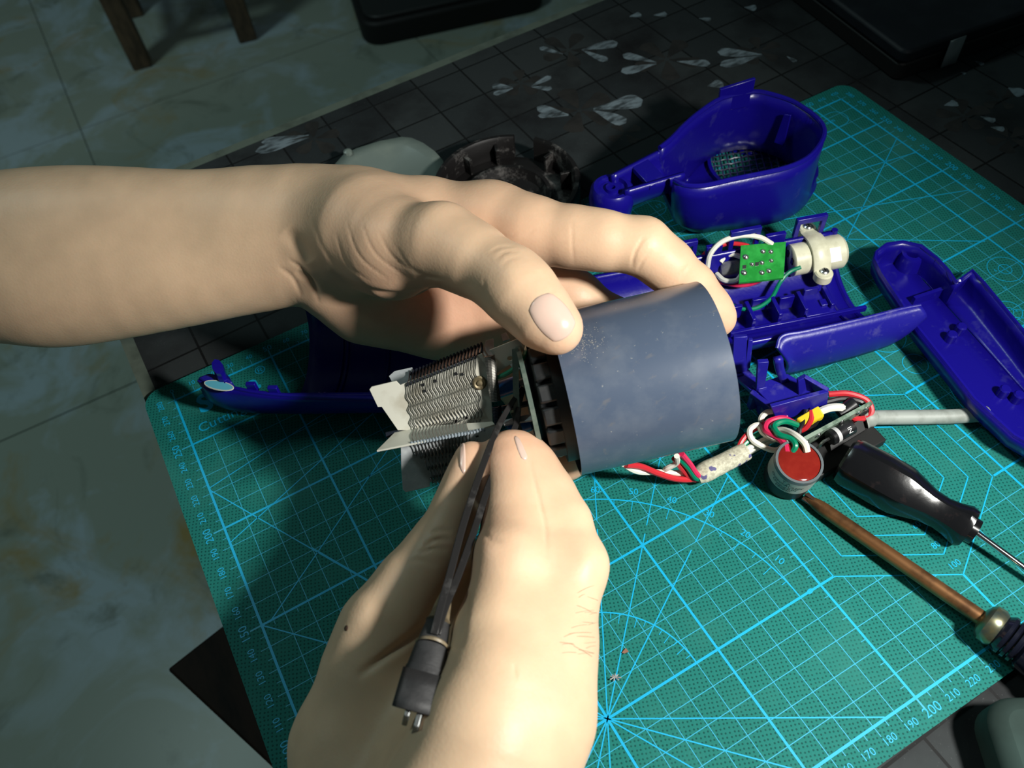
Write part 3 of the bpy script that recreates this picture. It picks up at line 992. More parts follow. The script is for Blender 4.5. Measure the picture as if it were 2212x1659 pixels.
# ------------------------------------------------------------------ mains lead, driver board, transformer, loom
o = obj('power_cable', sweep(spline([at(1868, 906, 7), at(1880, 903, 7.5), at(1905, 902, 6), (at(1990, 901, 4.6)), at(2070, 899, 4.2), at(2132, 893.5, 3.8)], 6), [4.2] * 2 + [4.0] * 6 + [3.3] * 23, 16), M_cable)
tag(o, 'thick grey power cable running from the wires under the handle cover', 'cable')
db_ = thing('driver_board', 'black wrapped circuit board with a diode on its side', 'circuit board', at(1780, 950, 0))
p0, p1 = at(1712, 1000, 4), at(1862, 918, 4)
dv = unit(p1 - p0)
nv = V(-dv[1], dv[0], 0)
Lb = np.linalg.norm(p1 - p0)
obj('black_wrap', box((p0 + p1) / 2 - nv * 2.5 - V(0, 0, 1), dv, nv, (0, 0, 1), Lb / 2 + 3, 9, 2.4), M_rimb, db_, bevel=.6)
obj('black_flap', slab([at(1795, 975, 7), at(1868, 930, 7), at(1862, 905, 9), at(1790, 948, 9)], (0, 0, 1), 1.2), M_rimb, db_)
bce = (p0 + p1) / 2 + nv * 3 + V(0, 0, 7)
bvw = unit((C - bce) - dv * ((C - bce) @ dv) + nv * 60)
obj('board', box(bce, dv, bvw, np.cross(dv, bvw), Lb / 2 + 2, 7, .8), mottle(mat('pale_board', (.20, .27, .21), .5), (.07, .12, .08, 1), 300), db_)
dd_ = (p0 + p1) / 2 + dv * 3 - nv * 1.5 + V(0, 0, 9)
di = obj('diode', lathe([(-6, 3.0), (-5.6, 3.4), (5.6, 3.4), (6, 3.0)], dd_, dv, 18), M_black, db_)
obj('diode_band', lathe([(-3.8, 3.5), (-2, 3.5)], dd_, dv, 18, cap=False), mat('silver_band', (.5, .5, .5), .4), di)
tn = unit(V(0, 0, 1) * .8 - nv * .6)
obj('diode_lettering', [text('IN', dd_ + dv * 2.2 + tn * 3.55, 3.0, x=-np.cross(tn, dv), y=dv, n=tn)], mat('white_ink', (.6, .6, .6), .5), di, smooth=False)
obj('diode_lead', sweep(spline([dd_ - dv * 6, dd_ - dv * 9, dd_ - dv * 11 - V(0, 0, 3), dd_ - dv * 11.5 - V(0, 0, 7)], 4), .7, 6), M_solder, di)
obj('capacitor', lathe([(0, 3.4), (8, 3.4), (8.6, 2.9)], (p0 + p1) / 2 + dv * 9 + nv * 6 + V(0, 0, 8), unit(dv + V(0, 0, .4)), 16), M_black, db_)
obj('solder_blob', [lathe([(0, 1.5), (.7, 1.1), (1.2, .2)], p0 + dv * t + nv * 1.8 + V(0, 0, h), unit(V(0, 0, 1) - nv), 8) for t, h in ((6, 10), (12, 11), (33, 12), (37, 12), (24, 12))], M_solder, db_)
yl = obj('yellow_tape', slab([at(1718, 908, 14), at(1766, 880, 19), at(1780, 902, 17), at(1738, 924, 12)], (0, 0, 1), 3.5), M_yellow, db_, bevel=.6)

tc0, tc1 = at(1698, 1034, 1.5), at(1727, 997, 20)
ta = unit(tc1 - tc0)
tl = np.linalg.norm(tc1 - tc0)
trf = thing('transformer', 'short black cylinder potted with shiny red resin, grey printed label', 'transformer', tc0 * V(1, 1, 0))
obj('can', lathe([(0, 9.2), (1, 9.8), (tl - .8, 9.8), (tl, 9.4), (tl, 8.6), (tl - 1.5, 8.5)], tc0, ta, 36), M_rimb, trf, ang=.7)
obj('rim', lathe([(tl - 2, 9.9), (tl + .3, 9.7), (tl + .3, 8.7), (tl - 1, 8.6)], tc0, ta, 36, cap=False), mat('grey_rim', (.10, .12, .13), .4), trf)
obj('resin', lathe([(tl - 2, 8.7), (tl - .3, 8.6), (tl + .1, 7.8), (tl + .2, 4), (tl + .2, .1)], tc0, ta, 36), mottle(mat('red_resin', (0.19, 0.012, 0.008), .08, coat=.6), (0.24, 0.02, 0.012, 1), 90, bump=.2, bscale=120), trf)
xa, ya, _ = frame_of(ta)
t_ = np.linspace(0, 2 * math.pi, 40)
lab = np.array([[tc0 + ta * (tl * h) + 9.95 * (math.cos(a) * xa + math.sin(a) * ya) for h in (.42, .90)] for a in t_])
lbo = obj('label', grid(lab), mat('silver_label', (.33, .36, .33), .45), trf)
view = unit((C - tc0) - ta * ((C - tc0) @ ta))
side = np.cross(ta, view)
lt_ = []
for row, s_ in enumerate(('Y A', 'Output:AC220V', 'Output:8.0V', '080820')):
    v, f = glyphs(s_)
    h = tl * (.82 - .105 * row)
    a = v[:, 0] * 2.3 / 10.05 + .12
    P = tc0 + ta * (h + v[:, 1:2] * 2.3) + 10.05 * (np.cos(a)[:, None] * view + np.sin(a)[:, None] * side)
    lt_.append((P, f))
obj('label_lettering', lt_, M_blackw, lbo, smooth=False)

# braided sleeve and its wires
s0, s1 = at(1505, 1030, 7), at(1612, 974, 9)
M_braid = mottle(mat('braided_sleeve', (.62, .60, .46), .75), (.42, .40, .30, 1), 700, .4, .6)
mottle(M_braid, (.10, .09, .22, 1), 150, .585, .61, 2)
N_, L_, B_ = nodes(M_braid)
vw = N_.new('ShaderNodeTexChecker')
vw.inputs['Scale'].default_value = 900
tc = N_.new('ShaderNodeTexCoord')
L_.new(tc.outputs['Object'], vw.inputs[0])
bp = N_.new('ShaderNodeBump')
bp.inputs['Strength'].default_value = .8
bp.inputs['Distance'].default_value = .0004
L_.new(vw.outputs['Fac'], bp.inputs['Height'])
L_.new(bp.outputs[0], B_.inputs['Normal'])
slv = obj('braided_sleeve', sweep(spline([s0, s0 * .75 + s1 * .25 + V(0, 0, .5), s0 * .5 + s1 * .5, s1], 5), [3.4, 3.9, 4.3, 4.5, 4.6, 4.6, 4.5, 4.4, 4.4, 4.4, 4.3, 4.3, 4.3, 4.3, 4.2, 4.1][:16], 18, flat=.85), M_braid)
tag(slv, 'cream braided sleeve with blue ink stains around the wires', 'sleeve')
GR = 'loose wires of the dryer loom'
wire('wire', 'red wire crossing from under the grey tube to the sleeve', M_red, [(1352, 1004, 26), (1385, 1008, 20), (1420, 1022, 14), (1460, 1034, 9), (1500, 1034, 6), (1530, 1018, 7)], 1.35)
wire('wire', 'white wire below the grey tube entering the sleeve', M_white, [(1340, 1000, 26), (1375, 1018, 18), (1420, 1020, 12), (1470, 1022, 8), (1520, 1020, 7)], 1.3)
wire('wire', 'white wire making a tight loop under the grey tube', M_white, [(1462, 985, 24), (1462, 1000, 17), (1440, 1012, 13), (1436, 1022, 8), (1470, 1028, 5), (1515, 1026, 6)], 1.2)
wire('wire', 'crimson wire slanting from the tube into the sleeve', M_pink, [(1472, 980, 24), (1490, 1002, 16), (1510, 1028, 9), (1530, 1016, 7)], 1.3)
wire('wire', 'green wire slanting from the tube into the sleeve', M_green, [(1462, 984, 22), (1486, 1010, 14), (1506, 1034, 8), (1530, 1020, 6)], 1.2)
wire('wire', 'dull red wire beside the green wire at the sleeve', M_red, [(1456, 990, 20), (1478, 1018, 11), (1500, 1036, 6), (1528, 1024, 6)], 1.2)
wire('wire', 'straight white wire leaving the sleeve beneath another', M_white, [(1590, 984, 8), (1620, 966, 9), (1650, 950, 10), (1690, 935, 11)], 1.2)
wire('wire', 'second white wire leaving the sleeve towards the board', M_white, [(1592, 990, 7), (1625, 974, 7), (1660, 955, 8), (1700, 940, 9)], 1.2)
wire('wire', 'green wire between the red and white ones leaving the sleeve', M_green, [(1590, 980, 8), (1610, 958, 10), (1635, 940, 11), (1660, 930, 11)], 1.1)
wire('wire', 'red wire curving from the sleeve to the yellow tape', M_red, [(1592, 976, 9), (1604, 950, 11), (1625, 930, 12), (1660, 912, 14), (1700, 900, 14)], 1.2)
wire('wire', 'white wire curled in an open loop above the sleeve', M_white, [(1700, 955, 11), (1680, 972, 11), (1655, 968, 11), (1625, 950, 12), (1620, 928, 14), (1638, 918, 15), (1648, 935, 13), (1672, 948, 12), (1700, 952, 10)], 1.25)
wire('wire', 'white wire arching from the bracket corner', M_white, [(1648, 928, 11), (1644, 905, 14), (1656, 891, 16), (1672, 888, 17)], 1.3)
wire('wire', 'crimson wire curling down to the red resin', M_pink, [(1715, 915, 14), (1690, 904, 17), (1660, 912, 18), (1655, 930, 18), (1680, 945, 19), (1696, 960, 20), (1700, 978, 20)], 1.45)
wire('wire', 'green wire curling down to the red resin', M_green, [(1722, 918, 14), (1695, 910, 19), (1672, 920, 20), (1682, 938, 21), (1708, 948, 22), (1718, 962, 22), (1712, 976, 20)], 1.3)
wire('wire', 'white wire bending into the red resin', M_white, [(1670, 930, 14), (1695, 930, 18), (1718, 940, 22), (1738, 958, 23), (1744, 976, 21)], 1.45)
wire('wire', 'red wire looping out to the grey cable', M_red, [(1790, 852, 14), (1830, 850, 15), (1868, 862, 14), (1882, 882, 12), (1876, 900, 10), (1850, 905, 9), (1840, 900, 9)], 1.35)
wire('wire', 'black wire running along the red loop', M_blackw, [(1782, 870, 13), (1820, 862, 14), (1858, 868, 14), (1870, 885, 12), (1858, 896, 10)], 1.3)
wire('wire', 'white sleeved wire lying across the driver board', M_white, [(1765, 892, 14), (1790, 882, 16), (1812, 880, 16), (1826, 884, 14)], 1.8)
wire('wire', 'black wire hanging over the yellow tape', M_blackw, [(1742, 885, 17), (1738, 905, 15), (1728, 925, 12), (1725, 945, 10)], 1.2)
wire('wire', 'red wire bowed over the yellow tape', M_red, [(1752, 886, 18), (1752, 905, 16), (1742, 922, 13), (1730, 930, 11)], 1.3)
wire('wire', 'second black wire beside the yellow tape', M_blackw, [(1766, 888, 17), (1766, 905, 15), (1756, 920, 12), (1742, 930, 10)], 1.2)

# ------------------------------------------------------------------ screwdrivers
h0, h1 = at(1822, 990, 10.5), at(2108, 1150, 9)
dh = unit(h1 - h0)
Lh = np.linalg.norm(h1 - h0)
sd = thing('slim_screwdriver', 'screwdriver with a black faceted plastic handle and thin chrome shaft', 'screwdriver', (h0 + h1) / 2 * V(1, 1, 0))
prof = [(0, 7.5), (.02, 9.2), (.06, 10.0), (.3, 10.4), (.45, 10.2), (.55, 8.6), (.65, 6.9), (.75, 6.4), (.83, 7.0), (.91, 8.3), (.95, 8.0), (.955, 5.4), (1.0, 5.2)]
x, y, z = frame_of(dh)
vs, fs = [], []
nf = 24
for s_, r in prof:
    for j in range(nf):
        a = 2 * math.pi * j / nf
        k = 1 / max(abs(math.cos((a + math.pi / 6) % (math.pi / 3) - math.pi / 6)), .1)
        fac = 0 if s_ > .93 else 1
        rr = r * (.96 * k if fac else 1)
        rr = min(rr, r * 1.06)
        vs.append(h0 + dh * s_ * Lh + rr * (math.cos(a) * x + math.sin(a) * y))
for i in range(len(prof) - 1):
    for j in range(nf):
        k = (j + 1) % nf
        fs.append((i * nf + j, i * nf + k, (i + 1) * nf + k, (i + 1) * nf + j))
fs += [tuple(range(nf - 1, -1, -1)), tuple((len(prof) - 1) * nf + j for j in range(nf))]
M_handle = mottle(mat('black_handle', (0.006, 0.006, 0.007), .18, spec=.6), (0.02, 0.014, 0.014, 1), 200, .6, .8, bump=.08, bscale=300)
obj('handle', (np.array(vs), fs), M_handle, sd, ang=.35)
obj('shaft', lathe([(-2, 1.3), (90, 1.3), (94, .5)], h1, unit(at(2212, 1226, 7) - h1), 14), M_chrome, sd)

b0_, b1_ = at(1738, 1072, 3.5), at(2124, 1338, 9)
dbn = unit(b1_ - b0_)
Lb_ = np.linalg.norm(b1_ - b0_)
bd = thing('phillips_screwdriver', 'long brown cross-head screwdriver with a black and amber handle', 'screwdriver', (b0_ + b1_) / 2 * V(1, 1, 0))
M_bronze = mottle(mat('browned_steel', (0.30, 0.145, 0.06), .38, .75), (0.10, 0.05, 0.025, 1), 90, .5, .75)
obj('shaft', lathe([(0, .8), (2, 1.6), (6, 2.6), (9, 2.9), (Lb_, 3.0)], b0_, dbn, 20), M_bronze, bd)
xx, yy, _ = frame_of(dbn)
obj('cross_tip', [box(b0_ + dbn * 4, dbn, xx, yy, 4, 2.1, .5), box(b0_ + dbn * 4, dbn, yy, xx, 4, 2.1, .5)], mat('worn_tip', (.10, .06, .045), .4, .8), bd)
obj('brass_collar', lathe([(-1, 3.2), (0, 6.0), (1.5, 7.4), (4.5, 7.6), (6, 6.8), (6.5, 5)], b1_, dbn, 28), mottle(mat('brass', (.35, .27, .10), .28, .8), (.12, .16, .14, 1), 60), bd)
rp_ = [(6, 6.2)]
for k in range(3): rp_ += [(8 + k * 2.2, 7.8), (9.2 + k * 2.2, 7.8), (9.7 + k * 2.2, 6.6), (10 + k * 2.2, 6.6)]
rp_ += [(15.5, 8.2), (24, 9.2), (26, 9.0)]
obj('black_grip', lathe(rp_, b1_, dbn, 28), mat('black_grip_gloss', (.006, .007, .014), .15, spec=.6), bd)
obj('amber_handle', lathe([(25.5, 9.2), (27, 10.4), (36, 10.8), (60, 11), (100, 10), (110, 6)], b1_, dbn, 28), mottle(mat('amber_plastic', (.36, .28, .13), .12, trans=.4), (.15, .10, .04, 1), 30), bd)

# scraps on the mat
o = obj('fluff_scrap', [sweep([at(1328 + 14 * math.cos(a) * t, 1462 + 9 * math.sin(a) * t, .4 + t * .8) for t in (-1, -.3, .4, 1)], .25, 5) for a in (.2, .9, 1.7, 2.4)], mat('grey_fluff', (.35, .36, .36), .8))
tag(o, 'tiny grey fluff scrap lying on the protractor lines', 'scrap')
o = obj('mica_crumb', slab([at(1343, 1410, .4), at(1352, 1400, .4), at(1358, 1408, .4), at(1348, 1412, .4)], (0, 0, 1), .5), mat('brown_crumb', (.25, .12, .08), .8))
tag(o, 'tiny brown crumb on the protractor lines', 'crumb')

# ------------------------------------------------------------------ parts lying behind the arm: mica sheet and black end cap
M_sheet = mottle(mat('milky_mica_sheet', (0.16, 0.20, 0.18), .35), (0.22, 0.26, 0.22, 1), 25, .5, .75)
spx = [(705, 392), (718, 365), (742, 338), (770, 324), (820, 308), (868, 299), (890, 301), (915, 312), (940, 330), (958, 350), (965, 395), (930, 430), (800, 430), (720, 420)]
ctr = at(835, 372, 2)
G = []
for p in spx + spx[:1]:
    e = at(*p, 6)
    G.append([ctr * (1 - t) + e * t + V(0, 0, 4.5 * t ** 2 - 3.5) for t in np.linspace(0, 1, 6)])
o = obj('mica_sheet', grid(np.array(G)), M_sheet, solid=.6, ang=.3)
tag(o, 'curled grey-green mica sheet lying on the dark cloth', 'sheet')
obj('torn_lump', lathe([(0, 3), (2, 2.6), (3, 1)], at(752, 332, 6), (0, 0, 1), 9), M_sheet, o)

M_cap = mottle(mat('dirty_black_plastic', (0.007, 0.006, 0.006), .5), (0.20, 0.19, 0.18, 1), 55, .54, .74, 8, .75, bump=.2)
cc = (at(936, 400, 12) + at(1256, 400, 12)) / 2
cc = V(cc[0], cc[1], 0)
rc = np.linalg.norm(at(936, 398, 14) - at(1256, 398, 14)) / 2
cap = thing('end_cap', 'dirty black plastic end cap with a notched rim on the cloth', 'cap', cc + V(0, 0, -2.9))
tcap = unit(V(-.35, -.45, 3.2))
cap_o = cc + V(0, 0, -2.2)
# notch direction: towards the far side
nd = unit((at(1128, 310, 14) - cc) * V(1, 1, 0))
a_n = math.atan2(nd[1], nd[0])
hole = .16
aa = np.linspace(a_n + hole, a_n + 2 * math.pi - hole, 60)
prof = [(rc - 4, 1.5), (rc - 2, 1.5), (rc, 4), (rc, 16), (rc - 1, 17.5), (rc - 3, 17.5), (rc - 4, 16), (rc - 4.5, 3)]
G = np.array([[cap_o + V(r * math.cos(a), r * math.sin(a), z) for r, z in prof] for a in aa])
obj('rim_wall', grid(G), M_cap, cap, ang=.8)
obj('base_disc', lathe([(0, rc - 3), (2.5, rc - 2.5), (3.2, rc - 6), (3.0, rc * .62), (8, rc * .6), (8, rc * .55), (2, rc * .5), (2, .1)], cap_o, (0, 0, 1), 48), M_cap, cap, ang=.7)
for a in (a_n - .5, a_n + .45, a_n + 1.0, a_n - 1.05):
    d = V(math.cos(a), math.sin(a), 0)
    obj('inner_rib', box(cap_o + d * (rc - 7) + V(0, 0, 8), d, V(-d[1], d[0], 0), (0, 0, 1), 3.2, 1.0, 6), M_cap, cap, bevel=.3)

# ------------------------------------------------------------------ heater tube and heating core, held above the mat
DT = 299.0
RT = 29.7
A_, B__ = ad(1215, 854, DT), ad(1537, 781, DT)
ha = unit(B__ - A_)
hq = unit((C - A_) - ha * ((C - A_) @ ha))
hp = np.cross(hq, ha)
if hp @ (-R[1]) < 0: hp = -hp
LT = np.linalg.norm(B__ - A_)
M_tube = mottle(mat('smoky_tube', (0.068, 0.092, 0.140), .27, spec=.6), (0.115, 0.138, 0.18, 1), 55, .45, .75, 6)
mottle(M_tube, (0.32, 0.32, 0.30, 1), 480, .69, .77, 3)
mottle(M_tube, (0.13, 0.13, 0.14, 1), 130, .62, .8, 6, stretch=(1, 3, 1))
N_, L_, B_ = nodes(M_tube)
tube = obj('heater_tube', lathe([(0, RT), (LT, RT), (LT, RT - .9), (0, RT - .9), (0, RT)], A_, ha, 72, cap=False), M_tube, ang=.6, org=A_ + ha * LT / 2)
tag(tube, 'short dark grey glossy tube gripped between thumb and index finger', 'tube')
# rubbed patch of pale dust beside the thumb
dust = []
for _ in range(260):
    x, y = rng.normal(1262, 26), rng.normal(742, 20)
    d = unit(ray(x, y))
    o_ = C - A_
    o_p, d_p = o_ - ha * (o_ @ ha), d - ha * (d @ ha)
    qa, qb, qc = d_p @ d_p, 2 * o_p @ d_p, o_p @ o_p - (RT + .05) ** 2
    ds = qb * qb - 4 * qa * qc
    if ds < 0: continue
    P = C + d * ((-qb - math.sqrt(ds)) / (2 * qa))
    if not 0 < (P - A_) @ ha < LT: continue
    nn = unit((P - A_) - ha * ((P - A_) @ ha))
    t1 = np.cross(nn, ha)
    r_ = rng.uniform(.06, .2)
    a0 = rng.uniform(0, 6)
    dust.append((np.array([P + r_ * (math.cos(a0 + k * 2.1) * ha + math.sin(a0 + k * 2.1) * t1) for k in range(3)]), [(0, 1, 2)]))
tag(obj('dust_specks', dust, mat('pale_dust', (.42, .41, .36), .9), tube, smooth=False), kind='stuff')

core = thing('heating_core', 'hair dryer heating core of crossed mica plates wound with zigzag wire', 'heating element', A_ - ha * 40 - hp * 20)


def onplate(px, py, v, lift=0.0):           # pixel ray met with the plate plane through the core's axis
    n_ = unit(np.cross(ha, v))
    if n_ @ (C - A_) < 0: n_ = -n_
    d = ray(px, py)
    t = ((A_ + n_ * lift - C) @ n_) / (d @ n_)
    return C + d * t


def z4(x, y): return 780 + x / 4.148, 700 + y / 4.148


vB = unit(hp * .95 + hq * .30)
vA = unit(hp * .88 - hq * .48)
vC = unit(-hp * .38 + hq * .92)
vD = unit(-hp * .97 - hq * .22)


def plate(name, pts, v, m, th=.7, lift=0.0):
    P = [onplate(*z4(*p), v, lift) for p in pts]
    return obj(name, slab(P, np.cross(ha, v), th), m, core, bevel=.12)


pB = plate('mica_plate', [(75, 585), (95, 560), (315, 508), (350, 545), (410, 520), (1020, 290), (1085, 262), (1100, 300), (1150, 300), (1180, 880), (900, 945), (330, 950), (185, 740), (150, 742)], vB, M_mica)
pB2 = plate('terminal_plate', [(1150, 232), (1410, 128), (1465, 238), (1402, 262), (1406, 284)] + [(1335 + 25 * math.cos(a_), 306 + 20 * math.sin(a_)) for a_ in np.linspace(-.12, -.12 - 2 * math.pi + .1, 18)] + [(1407, 290), (1410, 312), (1215, 440), (1190, 290)], vB, M_mica, lift=.6)
plate('mica_plate', [(250, 470), (300, 425), (460, 390), (465, 520), (1080, 260), (1120, 150), (1185, 132), (1200, 300), (1100, 420), (330, 620)], vA, M_micag)
plate('mica_plate', [(140, 1140), (330, 950), (470, 930), (1180, 880), (1200, 905), (1060, 950), (440, 1082)], vC, M_mica)
plate('mica_plate', [(355, 1060), (360, 1285), (375, 1480), (400, 1505), (618, 1455), (618, 1415), (1200, 1290), (1240, 900), (600, 1000)], vD, M_micag)
plate('mica_plate', [(1520, 1030), (1705, 990), (1722, 1070), (1540, 1110)], vD, M_micag, lift=3)
plate('mica_plate', [(1660, 1190), (1745, 1175), (1775, 1330), (1700, 1350)], vD, M_micag)
plate('mica_plate', [(1270, 870), (1565, 800), (1560, 860), (1280, 910)], vC, M_micag, lift=-1)
plate('mica_plate', [(1500, 785), (1585, 738), (1585, 775), (1505, 800)], vC, M_mica, lift=-.5)
plate('mica_plate', [(1255, 95), (1300, 78), (1335, 140), (1270, 160)], vA, M_micag, lift=0)
plate('mica_plate', [(1330, 360), (1500, 305), (1520, 380), (1380, 420)], vA, M_micag)
# zigzag wires across the front plate
nw = 21
for i in range(nw):
    x0 = 408 + i * 30.5
    yt, yb = 548 - .405 * (x0 - 400), 1052 - .185 * (x0 - 430)
    pts = []
    k = 9
    for j in range(k + 1):
        t = j / k
        y = yt + (yb - yt) * t
        off = 0 if t < .16 or t > .92 else (14 if j % 2 else -14)
        yf = 945 - .08 * (x0 + 66 * t - 330)
        pts.append(onplate(*z4(x0 + 66 * t + off, y), vB, 1.0) if y < yf else onplate(*z4(x0 + 66 * t + off, y), vC, .6))
    obj('heating_wire', sweep(spline(pts, 3), .2, 5, caps=False), M_nichrome, core)
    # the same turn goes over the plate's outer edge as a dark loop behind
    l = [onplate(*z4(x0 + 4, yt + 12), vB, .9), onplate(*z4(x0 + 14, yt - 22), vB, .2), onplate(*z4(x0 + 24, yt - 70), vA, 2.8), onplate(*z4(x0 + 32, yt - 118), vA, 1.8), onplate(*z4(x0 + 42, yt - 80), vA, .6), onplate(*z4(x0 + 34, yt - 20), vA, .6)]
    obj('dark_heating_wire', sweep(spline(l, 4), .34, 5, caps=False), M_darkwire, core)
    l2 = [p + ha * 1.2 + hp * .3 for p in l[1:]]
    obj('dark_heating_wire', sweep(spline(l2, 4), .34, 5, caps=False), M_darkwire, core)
    # strands at the folded edge down to the lower plate
    e = [onplate(*z4(x0 + 66, yb), vC, .5), onplate(*z4(x0 + 74, yb + 14), vD, 3.5), onplate(*z4(x0 + 82, yb + 110), vD, 1.2), onplate(*z4(x0 + 92, yb + 128), vD, 1.0)]
    if i < 17: obj('heating_wire', sweep(spline(e, 4), .24, 5, caps=False), M_nichrome, core)
# dark saw-tooth rim on the folded edge
obj('wire_saddle', sweep([onplate(*z4(x, 1075 - .19 * (x - 430)), vC, 0) for x in range(440, 1120, 14)], [.9 if k % 2 else .55 for k in range(49)], 6), mat('edge_grey', (.22, .26, .29), .5), core)


def coil(p0, p1, r, turns, wr, m, name, parent=core, n=10):
    d = unit(p1 - p0)
    x, y, _ = frame_of(d, hq)
    L = np.linalg.norm(p1 - p0)
    t = np.linspace(0, 1, turns * n)
    P = p0 + d * (t * L)[:, None] + r * (np.cos(t * turns * 2 * math.pi)[:, None] * x + np.sin(t * turns * 2 * math.pi)[:, None] * y)
    return obj(name, sweep(P, wr, 5), m, parent)


coil(onplate(*z4(520, 1172), vD, 1.8), onplate(*z4(1050, 1075), vD, 1.8), 1.5, 17, .24, M_nichrome, 'coil_spring')
coil(onplate(*z4(580, 1262), vD, 1.8), onplate(*z4(1050, 1180), vD, 1.8), 2.0, 15, .24, M_nichrome, 'coil_spring')
coil(onplate(*z4(625, 1335), vD, 1.8), onplate(*z4(1000, 1270), vD, 1.8), 2.3, 13, .26, M_nichrome, 'coil_spring')
coil(onplate(*z4(630, 1405), vD, .5), onplate(*z4(1000, 1330), vD, .5), 1.2, 14, .24, M_nichrome, 'coil_spring')
coil(onplate(*z4(1150, 285), vB, 2.6), onplate(*z4(1205, 690), vB, 3.2), 1.65, 30, .34, mat('fuse_spring_metal', (.20, .19, .17), .45, .6), 'fuse_spring')
coil(onplate(*z4(1215, 740), vB, 3.0), onplate(*z4(1232, 900), vB, 3.6), 1.5, 12, .3, M_darkwire, 'fuse_spring')
M_frame0 = mat('sooty_sleeve', (.10, .095, .08), .7)
obj('spring_sleeve', sweep([onplate(*z4(1138, 300), vB, 1.8), onplate(*z4(1180, 640), vB, 2.2)], 1.2, 10), M_frame0, core)
M_scorch = mottle(mat('scorched_rivet', (.20, .16, .09), .45, .5), (.07, .05, .03, 1), 300)
rv = onplate(*z4(1062, 525), vB, .6)
nB_ = unit(np.cross(ha, vB))
if nB_ @ (C - A_) < 0: nB_ = -nB_
obj('rivet', lathe([(0, 2.6), (.5, 2.6), (.8, 2.0), (.5, 1.2), (1.2, .9), (1.3, .2)], rv, nB_, 18), M_scorch, core)
for x, y in ((555, 545), (570, 600), (665, 510), (850, 445), (905, 450), (1040, 1010), (1090, 1020), (940, 840), (850, 870)):
    obj('soot_spot', slab([onplate(*z4(x + dx, y + dy), vB, .9) for dx, dy in ((-16, -8), (10, -16), (18, 6), (-4, 16))], nB_, .25), M_black, core)
obj('green_lead', sweep(spline([onplate(*z4(1205, 480), vB, 2), onplate(*z4(1300, 445), vB, 4), onplate(*z4(1400, 370), vB, 5), onplate(*z4(1470, 270), vB, 3), onplate(*z4(1500, 140), vA, 3)], 5), .85, 8), M_green, core)
M_capb = mat('blue_component', (.01, .12, .42), .35)
for (x, y, v) in ((1310, 565, vB), (1420, 915, vC)):
    c_ = onplate(*z4(x, y), vB, -3 if v is vB else -5)
    obj('blue_component', lathe([(-4.6, 2.4), (-4, 3.1), (4, 3.1), (4.6, 2.4)], c_, unit(ha + hp * .1), 16), M_capb, core)
    obj('component_cap', lathe([(4.4, 1.3), (6.5, 1.3), (7.2, .7)], c_, unit(ha + hp * .1), 12), M_micag, core)
M_motor = mottle(mat('dark_motor', (0.007, 0.008, 0.009), .5), (0.02, 0.022, 0.02, 1), 160, .55, .8)
obj('motor_body', lathe([(-11, 14), (-9, 20), (-4, 21), (-3.4, 24), (20, 24)], A_ , ha, 36), M_motor, core, ang=.5)
for k in range(7):
    a = -1.0 + k * .36
    d_ = unit(hp * math.sin(a) + hq * math.cos(a))
    obj('motor_lug', box(A_ - ha * 5 + d_ * 21.5, ha, np.cross(ha, d_), d_, 4.2, 3.2, 1.6), M_motor, core, bevel=.8)
M_frame = mottle(mat('greenish_frame', (0.07, 0.10, 0.08), .5), (0.13, 0.16, 0.13, 1), 200)
obj('frame_ring', lathe([(-13, 15), (-11.4, 15), (-11.4, 22), (-13, 22), (-13, 15)], A_, ha, 36, cap=False), M_frame, core)
obj('frame_strut', [box(A_ - ha * 16 + hp * 6 + hq * 11, unit(hp + ha * .2), ha, hq, 14, 1.1, .8), box(A_ - ha * 18 - hp * 9 + hq * 10, unit(hp - ha * .1), ha, hq, 7, 1.0, .8)], M_frame, core)
obj('core_axle', lathe([(-66, 1.2), (-9, 1.2)], A_ - hq * 1.0, ha, 10), M_darkwire, core)
obj('pale_lead', sweep(spline([onplate(*z4(1560, 1080), vD, 5), onplate(*z4(1640, 1105), vD, 6), onplate(*z4(1720, 1125), vD, 5), onplate(*z4(1790, 1150), vD, 2)], 5), 1.9, 10), M_cable, core)

# ------------------------------------------------------------------ tweezers with a taped tail
tw = thing('tweezers', 'worn black steel tweezers with a grey taped tail', 'tweezers', ad(960, 1290, 262))
M_tw = mottle(mat('blackened_steel', (0.016, 0.015, 0.015), .4, .3), (0.09, 0.088, 0.085, 1), 160, .56, .8)
L1 = [ad(1129, 838, 291), ad(1105, 872, 288), ad(1082, 915, 284), ad(1063, 960, 279), ad(1035, 1040, 270), ad(1003, 1140, 259), ad(975, 1240, 249), ad(953, 1312, 242), ad(935, 1380, 236)]
L2 = [ad(1131, 841, 292), ad(1121, 872, 290), ad(1113, 915, 287), ad(1093, 960, 282), ad(1055, 1040, 273), ad(1022, 1140, 262), ad(988, 1240, 251), ad(960, 1312, 243), ad(940, 1380, 236.5)]


